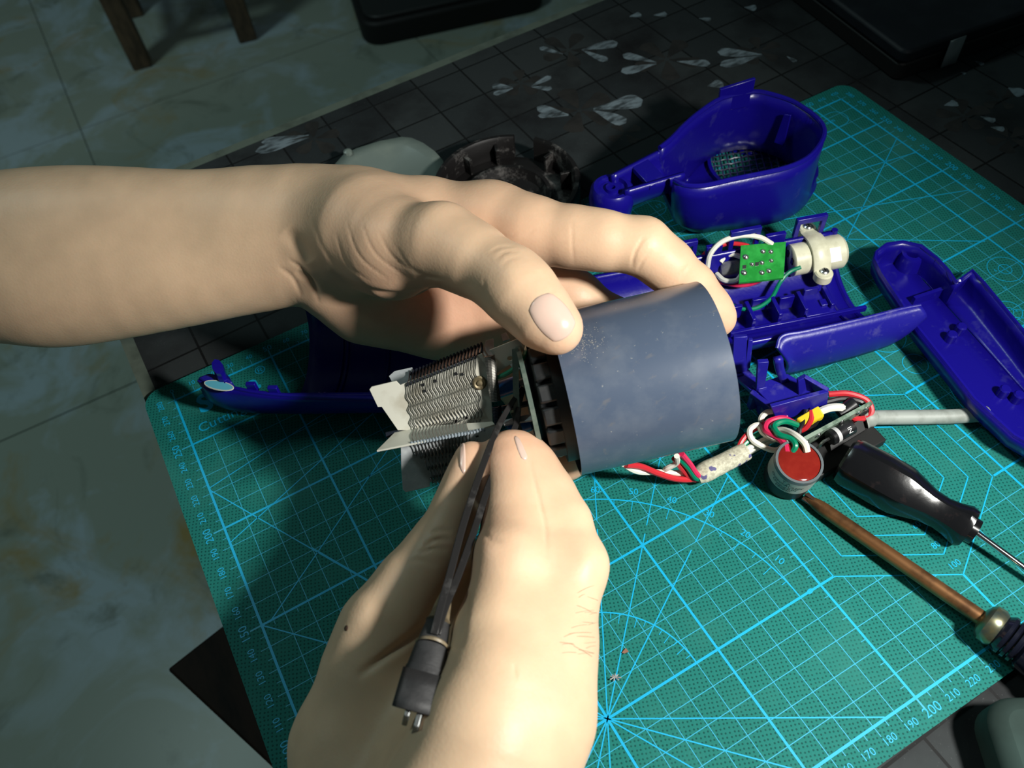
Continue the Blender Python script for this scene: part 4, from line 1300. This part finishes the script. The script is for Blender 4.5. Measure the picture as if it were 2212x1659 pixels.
def blade(pts, w, th, name):
    P = spline(pts, 4)
    T = np.gradient(P, axis=0)
    G = []
    n = len(P)
    ring = []
    for i in range(n):
        t = unit(T[i])
        vw = unit(C - P[i])
        sd_ = unit(np.cross(t, vw))       # across in the picture: the blade is seen on its narrow edge
        dp = np.cross(sd_, t)
        k = np.interp(i / n, [0, .12, .35, .6, 1], [.25, .5, .9, 1, 1])
        a, b = sd_ * th / 2 * (.6 + .4 * k), dp * w / 2 * k
        ring.append([P[i] + a + b, P[i] - a + b, P[i] - a - b, P[i] + a - b])
    vs = np.array(ring).reshape(-1, 3)
    fs = []
    for i in range(n - 1):
        for j in range(4):
            kk = (j + 1) % 4
            fs.append((i * 4 + j, i * 4 + kk, (i + 1) * 4 + kk, (i + 1) * 4 + j))
    fs += [(3, 2, 1, 0), tuple((n - 1) * 4 + j for j in range(4))]
    return obj(name, (vs, fs), M_tw, tw, bevel=.2, ang=.5)


sh_ = [0, 1, 3, 4, 6, 6, 4, 2, 0]
L1 = [p - unit(np.cross(L1[0] - L1[-1], C - p)) * k_ * .10 for p, k_ in zip(L1, sh_)]
L2 = [p + unit(np.cross(L1[0] - L1[-1], C - p)) * k_ * .10 for p, k_ in zip(L2, sh_)]
blade(L1, 8, 2.3, 'prong')
blade(L2, 8, 2.3, 'prong')
M_tape = mottle(mat('grey_cloth_tape', (0.018, 0.018, 0.019), .6), (0.042, 0.042, 0.043, 1), 110, .45, .7, bump=.2, bscale=600)
M_glue = mottle(mat('brown_glue', (.22, .17, .10), .5), (.10, .08, .05, 1), 200)
tp0, tp1 = ad(948, 1340, 240), ad(903, 1505, 224)
td = unit(tp1 - tp0)
tL = np.linalg.norm(tp1 - tp0)
prof = [(-4, 2.6), (-1, 3.0), (0, 3.4), (.15 * tL, 3.9), (.33 * tL, 4.5), (.336 * tL, 4.75), (.5 * tL, 5.1), (.66 * tL, 5.4), (.666 * tL, 5.65), (.85 * tL, 5.8), (tL * .97, 5.8)]
v, f = lathe(prof, tp0, td, 28, up=unit(C - tp0))
xr, yr, _ = frame_of(td, unit(C - tp0))
cx_ = (v - tp0) @ xr
cy_ = (v - tp0) @ yr
v = v - np.outer(cy_, yr) * .30
obj('tape_wrap', (v, f), M_tape, tw, ang=.5)
obj('glue_band', lathe([(-8.5, 1.8), (-5, 2.5), (-.5, 3.1), (.6, 3.8), (.9, 3.2)], tp0, td, 20), M_glue, tw)
obj('glue_band', lathe([(.33 * tL - .4, 4.4), (.33 * tL + .2, 5.0), (.33 * tL + .9, 4.8)], tp0, td, 24, cap=False), M_glue, tw)
vw = unit(C - tp1)
sdw = unit(np.cross(td, vw))
for k, sgn in enumerate((-1, 1)):
    c_ = tp0 + td * (tL + 3.2) + sdw * sgn * 1.6
    obj('tail_blade', box(c_, td, sdw, unit(np.cross(td, sdw)), 6.0 if sgn < 0 else 4, .75, 3.6), mat('steel_grey', (.20, .21, .21), .35, .7), tw, bevel=.3)
fl = np.array([[tp0 + td * (tL * .7 + u) + sdw * (s_ * 6.0) + vw * (4.4 - 2.2 * s_ * s_ + .1 * u) for s_ in np.linspace(-1, 1, 9)] for u in (0, 4, 8, 11)])
obj('tape_flap', grid(fl), M_tape, tw, solid=.6)


# ------------------------------------------------------------------ hands: smooth unions of tapered limbs, meshed as ONE surface each
def smin(a, b, k):
    h = np.maximum(k - np.abs(a - b), 0) / k
    return np.minimum(a, b) - h * h * k * .25


def make_field(groups):
    """groups: list of (blend_with_body, blend_inside, [chains]); chain = list of (point, radius)"""
    prep = []
    for kb, ki, chains in groups:
        sets = []
        for ch in chains:
            cs_ = [(a.astype(np.float32), (b - a).astype(np.float32), float((b - a) @ (b - a)), ra, rb - ra) for (a, ra), (b, rb) in zip(ch[:-1], ch[1:])]
            if len(ch) > 12:
                sets.append(cs_)                 # finely sampled limb: its pieces join without extra blending
            else:
                sets += [[c_] for c_ in cs_]
        prep.append((kb, ki, sets))

    def f(P):
        tot = None
        for kb, ki, sets in prep:
            g = None
            for cs_ in sets:
                m = None
                for a, ba, l2, ra, dr in cs_:
                    pa = P - a
                    t = np.clip(pa @ ba / l2, 0, 1)
                    q = pa - t[:, None] * ba
                    d = np.sqrt(np.einsum('ij,ij->i', q, q)) - (ra + dr * t)
                    m = d if m is None else np.minimum(m, d)
                g = m if g is None else smin(g, m, ki)
            tot = g if tot is None else smin(tot, g, kb)
        return tot
    return f


def surface_nets(f, lo, hi, h):
    lo = np.asarray(lo, float)
    B = 8
    nb_ = np.ceil((np.asarray(hi) - lo) / (h * B)).astype(int)
    n = nb_ * B
    bi = np.stack(np.meshgrid(*[np.arange(q) for q in nb_], indexing='ij'), -1).reshape(-1, 3)
    cen_ = (lo + (bi + .5) * B * h).astype(np.float32)
    dc = np.concatenate([f(c_) for c_ in np.array_split(cen_, max(1, len(cen_) // 60000))])
    D = np.full(n, 9.0, np.float32)
    Db = D.reshape(nb_[0], B, nb_[1], B, nb_[2], B)
    sg = np.where(dc < 0, -9.0, 9.0).astype(np.float32).reshape(nb_)
    Db[:] = sg[:, None, :, None, :, None]
    act = np.where(np.abs(dc) < h * B * .9 + 4)[0]
    loc = np.stack(np.meshgrid(*[np.arange(B)] * 3, indexing='ij'), -1).reshape(-1, 3)
    for chunk in np.array_split(act, max(1, len(act) // 250)):
        idx = bi[chunk][:, None, :] * B + loc[None]
        val = f((lo + idx.reshape(-1, 3) * h).astype(np.float32))
        ii = idx.reshape(-1, 3)
        D[ii[:, 0], ii[:, 1], ii[:, 2]] = val
    s = D < 0
    c = np.zeros(np.array(D.shape) - 1, np.uint8)
    for dx, dy, dz in itertools.product((0, 1), repeat=3):
        c += s[dx:D.shape[0] - 1 + dx, dy:D.shape[1] - 1 + dy, dz:D.shape[2] - 1 + dz]
    ij = np.argwhere((c > 0) & (c < 8))
    vid = np.full(c.shape, -1, np.int64)
    vid[ij[:, 0], ij[:, 1], ij[:, 2]] = np.arange(len(ij))
    acc = np.zeros((len(ij), 3))
    cnt = np.zeros(len(ij))
    corners = list(itertools.product((0, 1), repeat=3))
    for c0_ in corners:
        for ax in range(3):
            if c0_[ax]: continue
            c1_ = list(c0_)
            c1_[ax] = 1
            a = D[ij[:, 0] + c0_[0], ij[:, 1] + c0_[1], ij[:, 2] + c0_[2]]
            b = D[ij[:, 0] + c1_[0], ij[:, 1] + c1_[1], ij[:, 2] + c1_[2]]
            m = (a < 0) != (b < 0)
            t = np.where(m, a / np.where(m, a - b, 1), 0)
            p = np.tile(np.array(c0_, float), (len(ij), 1))
            p[:, ax] += t
            acc += p * m[:, None]
            cnt += m
    verts = lo + (ij + acc / cnt[:, None]) * h
    faces = []
    for ax in range(3):
        o1, o2 = [q for q in range(3) if q != ax]
        sl0 = [slice(1, -1)] * 3
        sl1 = [slice(1, -1)] * 3
        sl0[ax] = slice(0, -1)
        sl1[ax] = slice(1, None)
        a, b = s[tuple(sl0)], s[tuple(sl1)]
        e = np.argwhere(a != b)
        inside_first = a[e[:, 0], e[:, 1], e[:, 2]]
        base = e.copy()
        base[:, o1] += 1
        base[:, o2] += 1
        q = []
        for d1, d2 in ((-1, -1), (0, -1), (0, 0), (-1, 0)):
            w = base.copy()
            w[:, o1] += d1
            w[:, o2] += d2
            q.append(vid[w[:, 0], w[:, 1], w[:, 2]])
        q = np.stack(q, 1)
        flip = inside_first if ax != 1 else ~inside_first
        q = np.where(flip[:, None], q, q[:, ::-1])
        faces.append(q)
    faces = np.concatenate(faces)
    faces = faces[(faces >= 0).all(1)]
    return verts, faces


def project(P):
    q = (P - C) @ R.T
    return np.c_[1106 + F * q[:, 0] / q[:, 2], 829.5 + F * q[:, 1] / q[:, 2], q[:, 2]]


def crease_w(p, poly, w):
    best = np.full(len(p), 1e9)
    tt = np.zeros(len(p))
    poly = np.asarray(poly, float)
    n = len(poly) - 1
    for i in range(n):
        a, d = poly[i], poly[i + 1] - poly[i]
        t = np.clip(((p - a) @ d) / (d @ d), 0, 1)
        q = np.hypot(*(p - a - t[:, None] * d).T)
        m = q < best
        best[m] = q[m]
        tt[m] = (i + t[m]) / n
    return np.exp(-(best / w) ** 2) * np.sin(np.clip(tt, 0, 1) * math.pi) ** .6


def pl_dist(p, poly):
    """distance in the picture from points to a polyline"""
    best = np.full(len(p), 1e9)
    poly = np.asarray(poly, float)
    for a, b in zip(poly[:-1], poly[1:]):
        d = b - a
        t = np.clip(((p - a) @ d) / (d @ d), 0, 1)
        best = np.minimum(best, np.hypot(*(p - a - t[:, None] * d).T))
    return best


def field_normals(f, P, e=.4):
    n = np.stack([f((P + e * np.eye(3)[i]).astype(np.float32)) - f((P - e * np.eye(3)[i]).astype(np.float32)) for i in range(3)], 1)
    return n / (np.linalg.norm(n, axis=1)[:, None] + 1e-9)


def trace(f, px, py, start=120.0):
    d = ray(px, py)
    t = np.float64(start)
    dn = np.linalg.norm(d)
    for _ in range(160):
        v = float(f((C + d * t)[None].astype(np.float32))[0])
        if v < .02: break
        t += v / dn * .9
        if t > 600: return None
    return C + d * t


M_skin = mat('skin', (.6, .4, .28), .48, spec=.35)
N_, L_, B_ = nodes(M_skin)
B_.inputs['Subsurface Weight'].default_value = .22
B_.inputs['Subsurface Radius'].default_value = (1.0, .35, .18)
B_.inputs['Subsurface Scale'].default_value = .0035
at_ = N_.new('ShaderNodeAttribute')
at_.attribute_name = 'tone'
tc = N_.new('ShaderNodeTexCoord')
nz = N_.new('ShaderNodeTexNoise')
nz.inputs['Scale'].default_value = 70
nz.inputs['Detail'].default_value = 6
L_.new(tc.outputs['Object'], nz.inputs[0])
hv = N_.new('ShaderNodeMix')
hv.data_type = 'RGBA'
hv.blend_type = 'MULTIPLY'
hv.inputs[0].default_value = .35
L_.new(at_.outputs['Color'], hv.inputs[6])
cr = N_.new('ShaderNodeMapRange')
cr.inputs[1].default_value = .3
cr.inputs[2].default_value = .7
cr.inputs[3].default_value = .72
cr.inputs[4].default_value = 1.15
L_.new(nz.outputs[0], cr.inputs[0])
L_.new(cr.outputs[0], hv.inputs[7])
L_.new(hv.outputs[2], B_.inputs['Base Color'])
vo = N_.new('ShaderNodeTexVoronoi')
vo.inputs['Scale'].default_value = 900
L_.new(tc.outputs['Object'], vo.inputs[0])
nb2 = N_.new('ShaderNodeTexNoise')
nb2.inputs['Scale'].default_value = 520
nb2.inputs['Detail'].default_value = 5
L_.new(tc.outputs['Object'], nb2.inputs[0])
ad2 = N_.new('ShaderNodeMath')
ad2.operation = 'ADD'
L_.new(vo.outputs['Distance'], ad2.inputs[0])
L_.new(nb2.outputs[0], ad2.inputs[1])
bp = N_.new('ShaderNodeBump')
bp.inputs['Strength'].default_value = .10
bp.inputs['Distance'].default_value = .0003
L_.new(ad2.outputs[0], bp.inputs['Height'])
L_.new(bp.outputs[0], B_.inputs['Normal'])
M_nail = mat('fingernail', (.66, .46, .38), .22, spec=.5)
nodes(M_nail)[2].inputs['Subsurface Weight'].default_value = .15
nodes(M_nail)[2].inputs['Subsurface Radius'].default_value = (1.0, .4, .3)
nodes(M_nail)[2].inputs['Subsurface Scale'].default_value = .002


def build_hand(name, label, groups, box_lo, box_hi, h, creases, tones, base, bumps=(), org=None, relax=0):
    f = make_field(groups)
    vs, fs = surface_nets(f, box_lo, box_hi, h)
    if relax:                                    # iron out the limb beyond the wrist
        e = np.concatenate([fs[:, [0, 1]], fs[:, [1, 2]], fs[:, [2, 3]], fs[:, [3, 0]]])
        px_ = project(vs)[:, 0]
        wgt = np.clip((relax - px_) / 120, 0, 1)
        near = px_ < relax
        e = e[near[e[:, 0]] | near[e[:, 1]]]
        deg = np.maximum(np.bincount(e[:, 0], minlength=len(vs)) + np.bincount(e[:, 1], minlength=len(vs)), 1)
        for _ in range(60):
            av = np.stack([(np.bincount(e[:, 0], vs[e[:, 1], k_], len(vs)) + np.bincount(e[:, 1], vs[e[:, 0], k_], len(vs))) / deg for k_ in range(3)], 1)
            ok_ = wgt > 0
            vs[ok_] += (av - vs)[ok_] * wgt[ok_][:, None] * .6
    nrm = field_normals(f, vs)
    pp = project(vs)
    facing = np.einsum('ij,ij->i', nrm, C - vs) > 0
    pick = pp[:, 2] < np.inf
    disp = np.zeros(len(vs))
    for poly, w, dep, dmin, dmax in creases:
        ok = facing & (pp[:, 2] > dmin) & (pp[:, 2] < dmax)
        pts = np.array(spline([np.array([a, b, 0]) for a, b in poly], 5))[:, :2]
        g = np.zeros(len(vs))
        sel = np.where(ok)[0]
        g[sel] = crease_w(pp[sel, :2], pts, w)
        disp -= dep * g
    for (x, y), w, dep, dmin, dmax in bumps:
        ok = facing & (pp[:, 2] > dmin) & (pp[:, 2] < dmax)
        disp += ok * dep * np.exp(-(((pp[:, 0] - x) ** 2 + (pp[:, 1] - y) ** 2) / w ** 2))
    vs2 = vs + nrm * disp[:, None]
    o = obj(name, (vs2, fs), M_skin, ang=0, org=org)
    colr = np.tile(np.array(base), (len(vs), 1))
    for (p3, rad, c_, amt) in tones:
        g = np.exp(-(((vs - p3) ** 2).sum(1)) / rad ** 2)[:, None] * amt
        colr = colr * (1 - g) + np.array(c_) * g
    at2 = o.data.color_attributes.new('tone', 'FLOAT_COLOR', 'POINT')
    at2.data.foreach_set('color', np.c_[colr, np.ones(len(vs))].astype(np.float32).ravel())
    o.data.color_attributes.active_color = at2
    tag(o, label, 'hand')
    return o, f


def nail(f, quad, parent, name, lift=.25, grow=1.12, n=14, th=.5):
    """curved plate over the skin; quad = picture corners (root a, root b, tip b, tip a)"""
    qa = np.array(quad, float)
    qa = qa.mean(0) + (qa - qa.mean(0)) * grow
    G = []
    for i in range(n + 1):
        row = []
        for j in range(n + 1):
            u, v = 2 * i / n - 1, 2 * j / n - 1
            # squircle so that the corners are rounded
            uu = u * math.sqrt(1 - .42 * v * v)
            vv = v * math.sqrt(1 - .42 * u * u)
            a, b = (uu + 1) / 2, (vv + 1) / 2
            x, y = (qa[0] * (1 - a) + qa[1] * a) * (1 - b) + (qa[3] * (1 - a) + qa[2] * a) * b
            p = trace(f, x, y)
            row.append(p)
        G.append(row)
    cq = qa.mean(0)
    for i in range(n + 1):
        for j in range(n + 1):
            if G[i][j] is None:
                flat_ = [g for r_ in G for g in r_ if g is not None]
                u, v = i / n, j / n
                x, y = (qa[0] * (1 - u) + qa[1] * u) * (1 - v) + (qa[3] * (1 - u) + qa[2] * u) * v
                G[i][j] = min(flat_, key=lambda g: np.hypot(*(project(g[None])[0, :2] - (x, y))))
    G = np.array(G)
    nn = field_normals(f, G.reshape(-1, 3)).reshape(G.shape)
    u = np.linspace(-1, 1, n + 1)
    edge = np.maximum(np.abs(u)[:, None], np.abs(u)[None, :])
    G = G + nn * (lift * (1 - edge[..., None] ** 6) + .02 - .35 * edge[..., None] ** 10)
    return obj(name, grid(G), M_nail, parent, ang=0, solid=th)


def chain(lst, dscale=1.0, fine=0):
    if fine:
        a = np.array(lst, float)
        lst = np.c_[spline(a[:, :3], fine), spline(np.c_[a[:, 3], a[:, 3], a[:, 3]], fine)[:, 0]]
    return [(ad(x, y, d * dscale), r * dscale) for x, y, d, r in lst]


DS = 1.05
# ---- hand that grips the tube (forearm comes in from the side)
gl_ = [
    (9, 12, [chain([(-420, 530, 352, 27), (-150, 522, 345, 27), (0, 514, 341, 27), (120, 501, 338, 26.5), (250, 496, 336, 25.5), (420, 483, 333, 21.5), (560, 463, 331, 19), (680, 461, 328, 18)], DS, 3),
             chain([(-420, 620, 352, 27), (-150, 606, 345, 27), (0, 602, 341, 27), (110, 609, 338, 27.3), (230, 600, 336, 26), (400, 589, 333, 22), (560, 574, 331, 18.5), (660, 560, 328, 17.5), (740, 600, 330, 16)], DS, 3),
             chain([(560, 515, 331, 21), (760, 500, 322, 20), (900, 520, 330, 17)], DS)]),
    # palm and little-finger side
    (9, 12, [chain([(660, 470, 328, 16.5), (800, 462, 322, 13.5), (920, 470, 316, 13), (1060, 478, 308, 12.5), (1150, 500, 300, 12.5)], DS),
             chain([(740, 560, 332, 16), (930, 590, 334, 15), (1080, 600, 326, 13)], DS),
             chain([(735, 615, 330, 13), (790, 650, 333, 15.0), (880, 672, 335, 13.5), (960, 698, 335, 12.5), (1030, 712, 336, 11.5)], DS),
             chain([(900, 620, 336, 14), (1060, 660, 334, 12)], DS)]),
    # thumb
    (8, 7, [chain([(700, 500, 322, 17), (790, 505, 308, 20), (850, 535, 298, 17.5), (955, 528, 281, 13.0), (1020, 560, 274, 11.2), (1100, 608, 265, 10.6), (1135, 642, 261, 10.0), (1178, 690, 257.5, 8.6), (1207, 713, 256, 7.2)], DS)]),
    # index
    (5, 5, [chain([(1140, 500, 299, 12), (1240, 512, 294, 10.4), (1300, 520, 292, 10.0), (1388, 532, 291, 9.6), (1440, 572, 294, 8.8), (1492, 622, 300, 8.4), (1530, 668, 304, 7.8), (1549, 688, 306, 7.0)], DS)]),
    # middle
    (4, 5, [chain([(1120, 590, 320, 11.5), (1240, 640, 322, 9.8), (1330, 700, 326, 9.4), (1430, 800, 330, 8.6), (1450, 900, 322, 7.6)], DS)]),
    # ring
    (4, 5, [chain([(1070, 670, 330, 11), (1200, 780, 338, 9.6), (1280, 880, 340, 9), (1275, 965, 330, 8.2), (1222, 992, 312, 7.2), (1212, 1000, 308, 6.6)], DS)]),
    # little
    (4, 5, [chain([(1020, 715, 336, 10.5), (1090, 800, 344, 9), (1150, 880, 346, 8), (1160, 940, 338, 7)], DS)]),
]
D1, D2 = 200, 420
cr_l = [
    ([(640, 585), (668, 606), (690, 640)], 7, 2.2, D1, D2), ([(622, 560), (650, 580), (672, 612), (690, 655)], 4, 1.0, D1, D2), ([(600, 575), (632, 600), (652, 640)], 5, .8, D1, D2),
    ([(615, 498), (645, 530), (668, 566)], 16, 2.2, D1, D2),
    ([(672, 470), (700, 540), (745, 590), (800, 622)], 5, .35, D1, D2),
    ([(712, 585), (760, 615), (830, 634), (900, 634), (960, 612)], 6, 1.4, D1, D2),
    ([(750, 480), (780, 555), (840, 605)], 3, .45, D1, D2), ([(785, 485), (815, 550), (880, 600)], 3, .4, D1, D2), ([(820, 500), (850, 555), (905, 595)], 3, .35, D1, D2), ([(725, 500), (750, 570), (800, 608)], 3, .4, D1, D2),
    ([(855, 530), (890, 580), (950, 605)], 3, .3, D1, D2),
    ([(895, 600), (930, 598), (960, 604)], 2.5, .5, D1, D2),
    ([(1058, 545), (1078, 534), (1110, 532)], 3, .4, D1, D2), ([(1072, 560), (1090, 545), (1122, 542)], 3, .5, D1, D2), ([(1085, 578), (1098, 562), (1125, 555)], 2.6, .35, D1, D2),
    ([(1045, 600), (1048, 635), (1055, 650)], 3, .4, D1, D2), ([(1035, 615), (1046, 640)], 3, .4, D1, D2), ([(1150, 670), (1180, 640), (1200, 622)], 4, .25, D1, D2),
    ([(1236, 470), (1236, 520), (1240, 572)], 3, .35, D1, D2),
    ([(1392, 510), (1372, 545), (1365, 578)], 3.5, .9, D1, D2), ([(1408, 540), (1388, 565), (1378, 585)], 3, .6, D1, D2),
    ([(1492, 568), (1478, 585), (1470, 605)], 3, .6, D1, D2),
    ([(905, 655), (860, 652), (800, 650)], 4, .3, D1, D2), 
    ([(1120, 500), (1100, 512), (1075, 505)], 2.5, .3, D1, D2), ([(1135, 510), (1160, 492)], 2.5, .3, D1, D2),
]
skinb = (.70, .49, .32)
pk = (.66, .33, .22)
tl_ = [(ad(1207, 713, 256 * DS), 14, (.68, .40, .29), .5), (ad(1000, 690, 330 * DS), 45, pk, .55), (ad(860, 690, 335 * DS), 40, pk, .4), (ad(1549, 688, 306 * DS), 18, pk, .5), (ad(1470, 605, 296 * DS), 16, pk, .35), (ad(1120, 560, 305 * DS), 35, pk, .25), (ad(1212, 1000, 308 * DS), 22, pk, .5), (ad(840, 600, 300 * DS), 25, pk, .3)]
cr_l = [(p_, w_, d_ * .6, a_, b_) for p_, w_, d_, a_, b_ in cr_l]
hand1, fL = build_hand('hand', 'left hand with bare forearm gripping the dark grey tube, thumb on top', gl_, (-150, 95, 2), (250, 460, 135), .85, cr_l, tl_, skinb, relax=600, bumps=[((800, 500), 60, 1.0, D1, D2), ((1100, 590), 26, .5, D1, D2)])
nail(fL, [(1136, 668), (1190, 628), (1249, 698), (1197, 745)], hand1, 'thumbnail', lift=.22, grow=1.2, th=.3)

# ---- hand that works the tweezers
gr_ = [
    (10, 14, [chain([(1080, 1470, 231, 13.5), (1045, 1600, 226, 16.5), (960, 1850, 218, 22), (900, 2250, 208, 27)]),
              chain([(1163, 1540, 236, 13.8), (1085, 1690, 232, 15.5), (980, 1900, 226, 21), (930, 2250, 212, 26)]),
              chain([(775, 1610, 270, 20.8), (820, 1800, 260, 24), (860, 2250, 230, 28)]),
              chain([(900, 1500, 268, 12), (960, 1640, 250, 19)]), chain([(960, 1520, 272, 15), (1010, 1340, 284, 12), (1050, 1220, 294, 9)]),
              chain([(1110, 1625, 254, 12.5), (1000, 1850, 240, 20)])]),
    # thumb
    (8, 7, [chain([(775, 1610, 270, 20.8), (812, 1450, 271, 16.6), (836, 1362, 272, 14.6), (895, 1265, 275, 11.7), (952, 1182, 277, 9.6), (990, 1088, 279, 6.8), (1011, 1030, 280, 5.8), (1018, 986, 281, 5.2)])]),
    # index
    (5, 6, [chain([(1066, 1500, 231, 13.6), (1073, 1380, 241, 12.0), (1103, 1205, 257, 10.4), (1108, 1130, 268, 9.0), (1108, 1060, 274, 8.2), (1100, 1000, 279, 7.6), (1094, 980, 281, 6.8)])]),
    # middle
    (11, 6, [chain([(1165, 1545, 236, 14.0), (1193, 1400, 245, 12.4), (1236, 1222, 262, 10.4), (1212, 1130, 272, 9.0), (1182, 1065, 279, 8.2), (1150, 1010, 284, 7.2), (1138, 990, 286, 6.6)])]),
    # ring and little finger, tucked behind
    (4, 5, [chain([(1110, 1625, 254, 12.5), (1190, 1420, 268, 10.5), (1215, 1280, 285, 9.4), (1180, 1160, 300, 8.2), (1140, 1100, 306, 7)])]),
    (4, 5, [chain([(1060, 1700, 262, 11.5), (1120, 1480, 286, 9.4), (1150, 1360, 305, 8.4), (1120, 1260, 315, 7.4), (1090, 1210, 318, 6.4)])]),
]
cr_r = [
    ([(915, 1180), (945, 1165), (975, 1168)], 4, .8, 150, 330), ([(905, 1195), (935, 1185), (965, 1190)], 3.5, .6, 150, 330), ([(930, 1150), (955, 1145), (975, 1150)], 3.5, .6, 150, 330), ([(880, 1210), (915, 1212), (945, 1225)], 4, .5, 150, 330),
    ([(770, 1462), (830, 1420), (880, 1385), (925, 1345)], 10, 1.6, 150, 330),
    ([(1112, 1430), (1113, 1450), (1117, 1466)], 3, .3, 150, 330),
    ([(1142, 990), (1160, 1060), (1178, 1140), (1180, 1210)], 4, .5, 150, 330),
    ([(1042, 1150), (1060, 1165), (1085, 1170)], 5, .4, 150, 330), ([(1010, 1275), (1000, 1330), (990, 1400)], 9, 1.2, 150, 330),
]
tr_ = [(ad(1094, 985, 279), 14, pk, .55), (ad(1138, 995, 284), 12, pk, .45), (ad(1016, 985, 280), 12, pk, .35), (ad(1045, 1150, 262), 12, pk, .5), (ad(1015, 1240, 255), 14, pk, .4)]
hand2, fR = build_hand('hand', 'right hand pinching the black tweezers between thumb and index finger', gr_, (-45, -20, 12), (135, 150, 140), .8, cr_r, tr_, skinb, bumps=[((1270, 1215), 30, .7, 150, 330), ((1050, 1185), 26, .6, 150, 330), ((790, 1320), 30, .6, 150, 330)])
nail(fR, [(992, 1012), (1006, 1030), (1004, 950), (994, 955)], hand2, 'thumbnail', lift=.15, n=8, th=.3)
nail(fR, [(1126, 994), (1143, 992), (1121, 944), (1108, 940)], hand2, 'fingernail', lift=.15, n=8, th=.3)
ml = trace(fR, 748, 1357)
if ml is not None:
    mn = field_normals(fR, ml[None])[0]
    obj('mole', lathe([(-.3, 1.0), (.15, .9), (.3, .3)], ml, mn, 10), mat('brown_mole', (.07, .035, .02), .6), hand2)
hairs = []
for k in range(22):
    x0, y0 = rng.uniform(1205, 1280), rng.uniform(1280, 1430)
    a = rng.normal(-.25, .35)
    Lh_ = rng.uniform(25, 52)
    pts = []
    for t in np.linspace(0, 1, 5):
        p = trace(fR, x0 + Lh_ * t * math.cos(a), y0 + Lh_ * t * math.sin(a) * .6 + 6 * t * t)
        if p is None: break
        pts.append(p + unit(C - p) * (.1 + .35 * math.sin(t * 3)))
    if len(pts) >= 3 and np.max(np.linalg.norm(np.diff(pts, axis=0), axis=1)) < 6:
        hairs.append(sweep(pts, .032, 4))
if hairs:
    tag(obj('fine_hair', hairs, mat('dark_hair', (.05, .035, .025), .5), hand2), kind='stuff')

for o in bpy.data.objects:
    if 'org' in o: del o['org']
